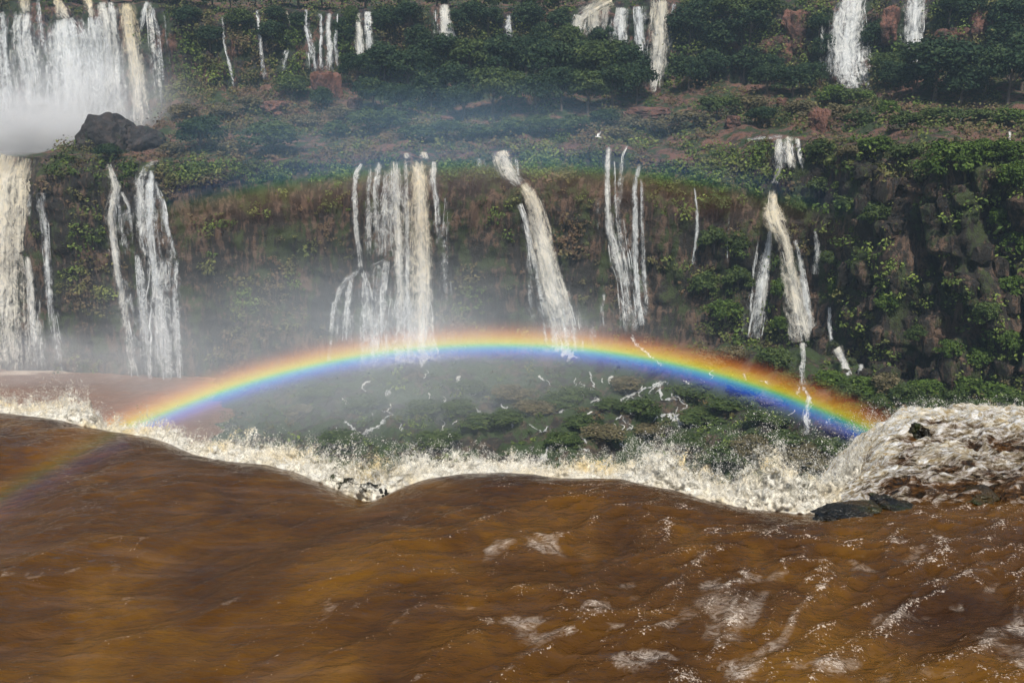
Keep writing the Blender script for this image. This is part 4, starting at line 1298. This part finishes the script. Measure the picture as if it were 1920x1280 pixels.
# ------------------------------------------------------------------ foam and spray beyond the crest
# (x, foot of the foam, top of the foam, distance behind the crest line or own Y)
TOPS = [(-80, 745), (0, 742), (40, 764), (90, 752), (130, 730), (165, 748), (195, 792), (240, 797), (290, 790), (340, 808), (400, 822), (470, 826), (540, 838), (600, 848), (660, 850), (720, 858), (780, 854),
        (830, 852), (880, 846), (930, 858), (1000, 863), (1060, 862), (1120, 868), (1180, 862), (1225, 836), (1260, 840), (1300, 846), (1340, 882), (1380, 886), (1420, 858), (1455, 830), (1480, 842), (1505, 874), (1540, 880), (1570, 858), (1610, 822), (1650, 792),
        (1700, 776), (1760, 772), (1850, 772), (1920, 778), (2000, 778)]
FEET = [(x, y + 10) for x, y in CREST if x <= 1480] + [(1530, 975), (1570, 955), (1600, 925), (1640, 870), (1680, 830), (1720, 815), (1920, 815), (2000, 815)]
FY = [(1480, None), (1530, 14.0), (1570, 14.6), (1600, 15.4), (1640, 17.0), (1680, 18.4), (1720, 18.9), (2000, 19.2)]
xs = np.arange(-80, 1990, 2.2)
top = np.interp(xs, *np.array(TOPS, float).T)
feet = np.interp(xs, *np.array(FEET, float).T)
Yb = np.array([np.interp(on_level(x, c, -0.21)[0], cr[:, 0], cr[:, 1]) for x, c in zip(xs, np.interp(xs, *np.array(CREST, float).T))])
fy = np.array([q for q in FY if q[1]], float)
wgt = smooth(xs, 1490, 1540)
Yb = gsm(Yb * (1 - wgt) + np.interp(xs, fy[:, 0], fy[:, 1]) * wgt, 4)
V, Q, H, off = [], [], [], 0
nv = 34
tv = np.linspace(0, 1, nv)
for li, (dY, hf) in enumerate([(0.25, 0.5), (0.55, 0.72), (0.95, 0.9), (1.4, 1.08), (1.9, 1.12)]):
    tip = top - 4 + (fbm(np.stack([xs / 42.0, xs * 0 + li * 9, xs * 0], -1), 5, 160, 0.6) * 46)
    yy = feet[None] + (feet + (tip - feet) * hf - feet)[None] * tv[:, None]
    xx = np.repeat(xs[None], nv, 0)
    q = np.stack([xx.ravel() / 60.0, yy.ravel() / 60.0, np.full(xx.size, li * 5.0)], -1)
    bul = (np.abs(fbm(q * 1.3, 4, 163)) * 0.9 + fbm(q * 5, 3, 167) * 0.16).reshape(nv, -1)
    lean = 0.55 * (tv[:, None] ** 1.5)
    YY = Yb[None] + dY + lean - bul * 0.6 * (0.25 + np.minimum(1, (feet - top)[None] / 80.0))
    V.append(px_points(xx, yy, YY).reshape(-1, 3))
    Q.append(grid_faces(nv, len(xs), off))
    H.append(np.repeat(tv, len(xs)) * 1.0)
    off += nv * len(xs)
me = mesh_np('crest_foam', np.concatenate(V), np.concatenate(Q))
attr(me, 'rise', np.concatenate(H))
tag(obj('crest_foam', me, M['foam']), 'creamy churned foam boiling up behind the brown water crest', 'foam', kind='stuff')

OCT = np.array([[1, 0, 0], [-1, 0, 0], [0, 1, 0], [0, -1, 0], [0, 0, 1], [0, 0, -1]], float)
OF = np.array([[0, 2, 4], [2, 1, 4], [1, 3, 4], [3, 0, 4], [2, 0, 5], [1, 2, 5], [3, 1, 5], [0, 3, 5]])


def drops(name, label, P, V, S, T):
    """small drops stretched along their flight"""
    d = V / (np.linalg.norm(V, axis=1)[:, None] + 1e-6)
    a = np.cross(d, np.array([0.3, 0.9, 0.2]))
    a /= np.linalg.norm(a, axis=1)[:, None]
    c = np.cross(d, a)
    st = rng.uniform(1.0, 3.0, len(P))[:, None]
    v = P[:, None] + S[:, None, None] * (OCT[None, :, 0:1] * a[:, None] + OCT[None, :, 1:2] * c[:, None] + OCT[None, :, 2:3] * (d * st)[:, None])
    f = (OF[None] + (np.arange(len(P)) * 6)[:, None, None]).reshape(-1, 3)
    me = mesh_np(name, v.reshape(-1, 3), tris=f)
    attr(me, 'tint', np.repeat(T, 6))
    return tag(obj(name, me, M['drops']), label, 'spray', kind='stuff')


def jets(x0, x1, seed, per_px=0.55, nd=26, lift=1.0):
    """thrown drops above the foam between two columns of the photograph"""
    r = np.random.default_rng(seed)
    PP, VV, SZ, TN = [], [], [], []
    for j in range(int((x1 - x0) * per_px)):
        x = r.uniform(x0, x1)
        tp, ft, Y0 = np.interp(x, xs, top), np.interp(x, xs, feet), np.interp(x, xs, Yb)
        Y = Y0 + (r.uniform(0.3, 1.8) if x < 1590 else r.uniform(-1.2, 0.6))
        hpx = (ft - tp)
        p = px_points(np.array([x]), np.array([tp + hpx * r.uniform(0.15, 0.6)]), np.array([Y]))[0]
        s_ = Y / FPX
        Hh = max(0.06, (hpx * 0.5 + 14) * s_ * r.uniform(0.3, 1.25) * lift)
        vz = math.sqrt(2 * 9.8 * Hh)
        vx, vy = r.normal() * 0.3 * vz, 0.15 + r.normal() * 0.3
        T_ = 2 * vz / 9.8
        m_ = max(3, int(nd * r.uniform(0.4, 1.6)))
        t = T_ * r.beta(1.6, 1.9, m_)
        pos = p + np.stack([vx * t, vy * t, vz * t - 4.9 * t * t], -1) + r.normal(size=(m_, 3)) * (0.008 + 0.05 * (t / T_)[:, None]) * (0.4 + Hh)
        vel = np.stack([vx + 0 * t, vy + 0 * t, vz - 9.8 * t], -1) + r.normal(size=(m_, 3)) * 0.5
        PP.append(pos)
        VV.append(vel)
        SZ.append(np.clip(r.lognormal(-5.95, 0.55, m_), 0.0016, 0.012))
        TN.append(np.clip(r.normal(0.15, 0.2, m_), 0, 1))
    return np.concatenate(PP), np.concatenate(VV), np.concatenate(SZ), np.concatenate(TN)


drops('crest_spray', 'burst of white spray left of the rainbow foot at the left edge', *jets(-20, 200, 1, 0.8, 60, 1.0))
drops('crest_spray', 'low white spray line along the left half of the crest', *jets(200, 840, 2, 0.34, 54))
drops('crest_spray', 'sparkling low spray along the middle of the crest', *jets(840, 1180, 3, 0.34, 50))
drops('crest_spray', 'tall white splash plumes right of the middle of the crest', *jets(1180, 1560, 4, 0.55, 60, 1.15))
drops('rapids_spray', 'white spray fringe along the far edge of the rapids', *jets(1560, 1960, 5, 0.55, 50))

# ------------------------------------------------------------------ the white bird over the terrace
bp_ = at(1122, 257, 118.0)
sb = depth_of(bp_) / FPX
bird = thing('flying_bird', 'small white bird flying above the tall white threads', 'bird', bp_)


def lathe(name, prof_, n=10):
    V, Q = [], []
    for i, (x, rad) in enumerate(prof_):
        for j in range(n):
            a = 2 * math.pi * j / n
            V.append((x, math.cos(a) * rad, math.sin(a) * rad * 0.9))
    for i in range(len(prof_) - 1):
        for j in range(n):
            Q.append((i * n + j, i * n + (j + 1) % n, (i + 1) * n + (j + 1) % n, (i + 1) * n + j))
    return mesh_np(name, np.array(V), np.array(Q))


def wing(side):
    n = 9
    top, bot = [], []
    for i in range(n):
        t = i / (n - 1)
        c = 0.2 * (1 - t) ** 0.6 + 0.03
        x0 = 0.06 - 0.16 * t
        zz = 0.62 * t - 0.1 * t * t
        yy = side * (0.05 + 0.28 * t)
        top.append([(x0 + c / 2, yy, zz), (x0 - c / 2, yy, zz)])
    V = []
    for (a, c) in top:
        V += [a, c, (a[0], a[1] + 0.02, a[2] - 0.015), (c[0], c[1] + 0.012, c[2] - 0.01)]
    Q = []
    for i in range(n - 1):
        o = i * 4
        Q += [(o, o + 1, o + 5, o + 4), (o + 2, o + 6, o + 7, o + 3), (o, o + 4, o + 6, o + 2), (o + 1, o + 3, o + 7, o + 5)]
    return mesh_np('wing', np.array(V), np.array(Q))


obj('body', lathe('body', [(-0.42, 0.005), (-0.3, 0.05), (-0.1, 0.085), (0.08, 0.09), (0.2, 0.06), (0.27, 0.045), (0.33, 0.05), (0.38, 0.03), (0.46, 0.004)]), M['bird'], bird)
obj('wing', wing(1), M['bird'], bird)
obj('wing', wing(-1), M['bird'], bird)
bird.rotation_euler = (R(12), R(-8), R(200))
bird.scale = (1.15, 1.15, 1.15)


# ------------------------------------------------------------------ air: haze, mist of the falls, rainbow
def box_mesh(name, lo, hi):
    x0, y0, z0 = lo
    x1, y1, z1 = hi
    v = [(x0, y0, z0), (x1, y0, z0), (x1, y1, z0), (x0, y1, z0), (x0, y0, z1), (x1, y0, z1), (x1, y1, z1), (x0, y1, z1)]
    q = [(0, 3, 2, 1), (4, 5, 6, 7), (0, 1, 5, 4), (1, 2, 6, 5), (2, 3, 7, 6), (3, 0, 4, 7)]
    return mesh_np(name, np.array(v), np.array(q), smooth_shade=False)


b = NB('haze_air')
pv = b.n('VolumePrincipled', {'Color': (0.62, 0.82, 1.0, 1), 'Density': 0.00035, 'Anisotropy': 0.0})
b.t.links.new(pv.outputs[0], b.out.inputs['Volume'])
tag(obj('haze', box_mesh('haze', (-170, -12, -50), (170, 330, 62)), b.m), kind='stuff')


def mist(label, c, rad, dens, color=(0.9, 0.93, 0.96), nscale=2.2, soft=1.0):
    """a soft cloud of spray: density falls to zero at the ellipsoid's skin"""
    import bmesh
    b = NB('mist_air')
    tc = b.n('TexCoord').outputs['Object']
    ln = b.n('VectorMath', {0: tc}, operation='LENGTH').outputs['Value']
    fall = b.n('MapRange', {'Value': ln, 'From Min': 0.1, 'From Max': 0.98, 'To Min': 1.0, 'To Max': 0.0}, interpolation_type='SMOOTHERSTEP').outputs[0]
    nz = b.n('TexNoise', {'Vector': tc, 'Scale': nscale, 'Detail': 2.0, 'Roughness': 0.5}).outputs[0]
    nz = b.n('MapRange', {'Value': nz, 'From Min': 0.3, 'From Max': 0.7, 'To Min': 1 - soft, 'To Max': 1.0}).outputs[0]
    dn = b.math('MULTIPLY', b.math('MULTIPLY', fall, nz), dens)
    vs_ = b.n('VolumeScatter', {'Color': (*color, 1), 'Density': dn, 'Anisotropy': -0.25})
    b.t.links.new(vs_.outputs[0], b.out.inputs['Volume'])
    bm = bmesh.new()
    bmesh.ops.create_icosphere(bm, subdivisions=3, radius=1.0)
    me = bpy.data.meshes.new('mist')
    bm.to_mesh(me)
    bm.free()
    o = obj('mist', me, b.m, loc=c)
    o.scale = rad
    return tag(o, label, 'mist', kind='stuff')


mist('white mist boiling at the foot of the big upper left falls', at(15, 258, 170), (23, 8, 11), 0.75, (0.98, 0.98, 0.97), 3.2, 0.9)
mist('veil of white spray right of the boiling mist, before the upper falls', at(120, 240, 176), (28, 9, 17), 0.17, (0.96, 0.96, 0.96), 3.4, 0.85)
mist('thin grey mist drifting in front of the white upper falls', at(170, 190, 180), (28, 8, 20), 0.09, nscale=2.5)
mist('grey mist hanging in the left of the gorge', at(660, 700, 112), (58, 26, 23), 0.023, (0.82, 0.89, 0.95), 1.8, 0.6)
mist('bluish mist drifting over the terrace at the centre', at(780, 250, 132), (60, 12, 12), 0.019, (0.45, 0.72, 1.0), 2.4, 0.7)
mist('white mist at the foot of the wide curtain', at(770, 640, 130), (18, 7, 11), 0.055, nscale=2.2)
mist('white mist at the foot of the slanting fall', at(1060, 630, 129), (11, 5, 8), 0.05, nscale=2.2)
mist('white mist at the foot of the massive tan fall', at(60, 680, 137), (26, 9, 9), 0.07, nscale=2.2)
mist('faint mist below the broad veil fall', at(290, 660, 134), (14, 6, 14), 0.05, nscale=2.2)

# the rainbow: a bent band of fine spray around the direction away from the sun, and its fainter second bow
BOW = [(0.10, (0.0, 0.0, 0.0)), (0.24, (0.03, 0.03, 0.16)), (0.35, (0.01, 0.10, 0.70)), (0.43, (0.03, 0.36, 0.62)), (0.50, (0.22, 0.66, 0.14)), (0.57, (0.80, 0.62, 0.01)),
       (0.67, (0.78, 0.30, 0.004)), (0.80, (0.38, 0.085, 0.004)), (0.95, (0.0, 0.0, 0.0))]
UPQ = ANTI.normalized().to_track_quat('Z', 'Y')
up_l = UPQ.inverted() @ Vector((0, 0, 1))
ph_up = math.atan2(up_l.y, up_l.x)


def phi_of(x, y):
    q = UPQ.inverted() @ Vector(ray(x, y)).normalized()
    return math.atan2(q.y, q.x)


def rainbow(name, label, rng_m, thick, phi0, phi1, dens, half=42.0, band=2.2, stops=BOW, fade=0.15):
    ax = ANTI.normalized()
    cen = Vector(EYE) + ax * (rng_m * math.cos(R(half)))
    rad = rng_m * math.sin(R(half))
    tanh = math.tan(R(half))
    half_w = rng_m * R(band) / math.cos(R(half))          # band width measured across the axis
    n = 90
    V, Q = [], []
    for i in range(n + 1):
        ph = phi0 + (phi1 - phi0) * i / n
        c_, s_ = math.cos(ph), math.sin(ph)
        for (dz, dr) in ((-thick / 2, -half_w), (-thick / 2, half_w), (thick / 2, half_w), (thick / 2, -half_w)):
            q = rad + dr + dz * tanh
            V.append((q * c_, q * s_, dz))
    for i in range(n):
        o = i * 4
        for j in range(4):
            Q.append((o + j, o + (j + 1) % 4, o + 4 + (j + 1) % 4, o + 4 + j))
    Q.append((3, 2, 1, 0))
    o = n * 4
    Q.append((o, o + 1, o + 2, o + 3))
    me = mesh_np(name, np.array(V), np.array(Q), smooth_shade=False)
    b = NB('rainbow_spray')
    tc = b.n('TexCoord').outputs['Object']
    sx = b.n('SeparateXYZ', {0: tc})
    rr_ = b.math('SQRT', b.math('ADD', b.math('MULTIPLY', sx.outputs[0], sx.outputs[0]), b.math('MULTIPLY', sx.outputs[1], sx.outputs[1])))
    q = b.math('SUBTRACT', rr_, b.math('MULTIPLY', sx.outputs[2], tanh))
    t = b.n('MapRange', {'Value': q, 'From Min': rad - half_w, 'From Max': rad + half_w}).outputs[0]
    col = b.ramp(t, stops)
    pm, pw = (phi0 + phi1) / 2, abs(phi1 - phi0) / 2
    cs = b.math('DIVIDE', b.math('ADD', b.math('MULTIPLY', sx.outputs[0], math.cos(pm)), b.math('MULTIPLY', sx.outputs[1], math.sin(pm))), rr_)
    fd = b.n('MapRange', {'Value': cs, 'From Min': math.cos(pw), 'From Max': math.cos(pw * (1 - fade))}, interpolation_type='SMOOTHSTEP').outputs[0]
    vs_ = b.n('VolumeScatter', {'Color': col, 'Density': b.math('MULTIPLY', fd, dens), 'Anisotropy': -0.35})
    b.t.links.new(vs_.outputs[0], b.out.inputs['Volume'])
    o = obj(name, me, b.m, loc=cen)
    o.rotation_mode = 'QUATERNION'
    o.rotation_quaternion = UPQ
    return tag(o, label, 'rainbow')


rainbow('rainbow', 'bright rainbow arching through the spray across the gorge', 62.0, 5.0, ph_up - R(52), ph_up + R(52), 0.0195)
rainbow('rainbow', 'faint second rainbow across the brow of the lower cliff, colours reversed', 62.0, 5.0, ph_up - R(30), ph_up + R(30), 0.0012, 53.2, 4.2,
        [(p, c) for p, c in zip([0.05, 0.2, 0.33, 0.43, 0.5, 0.57, 0.66, 0.78, 0.92], [c for _, c in BOW][::-1])], 0.7)
rainbow('rainbow', 'faint end of the rainbow over the brown water at the left edge', 12.5, 1.0, phi_of(235, 790), phi_of(-60, 985), 0.036)
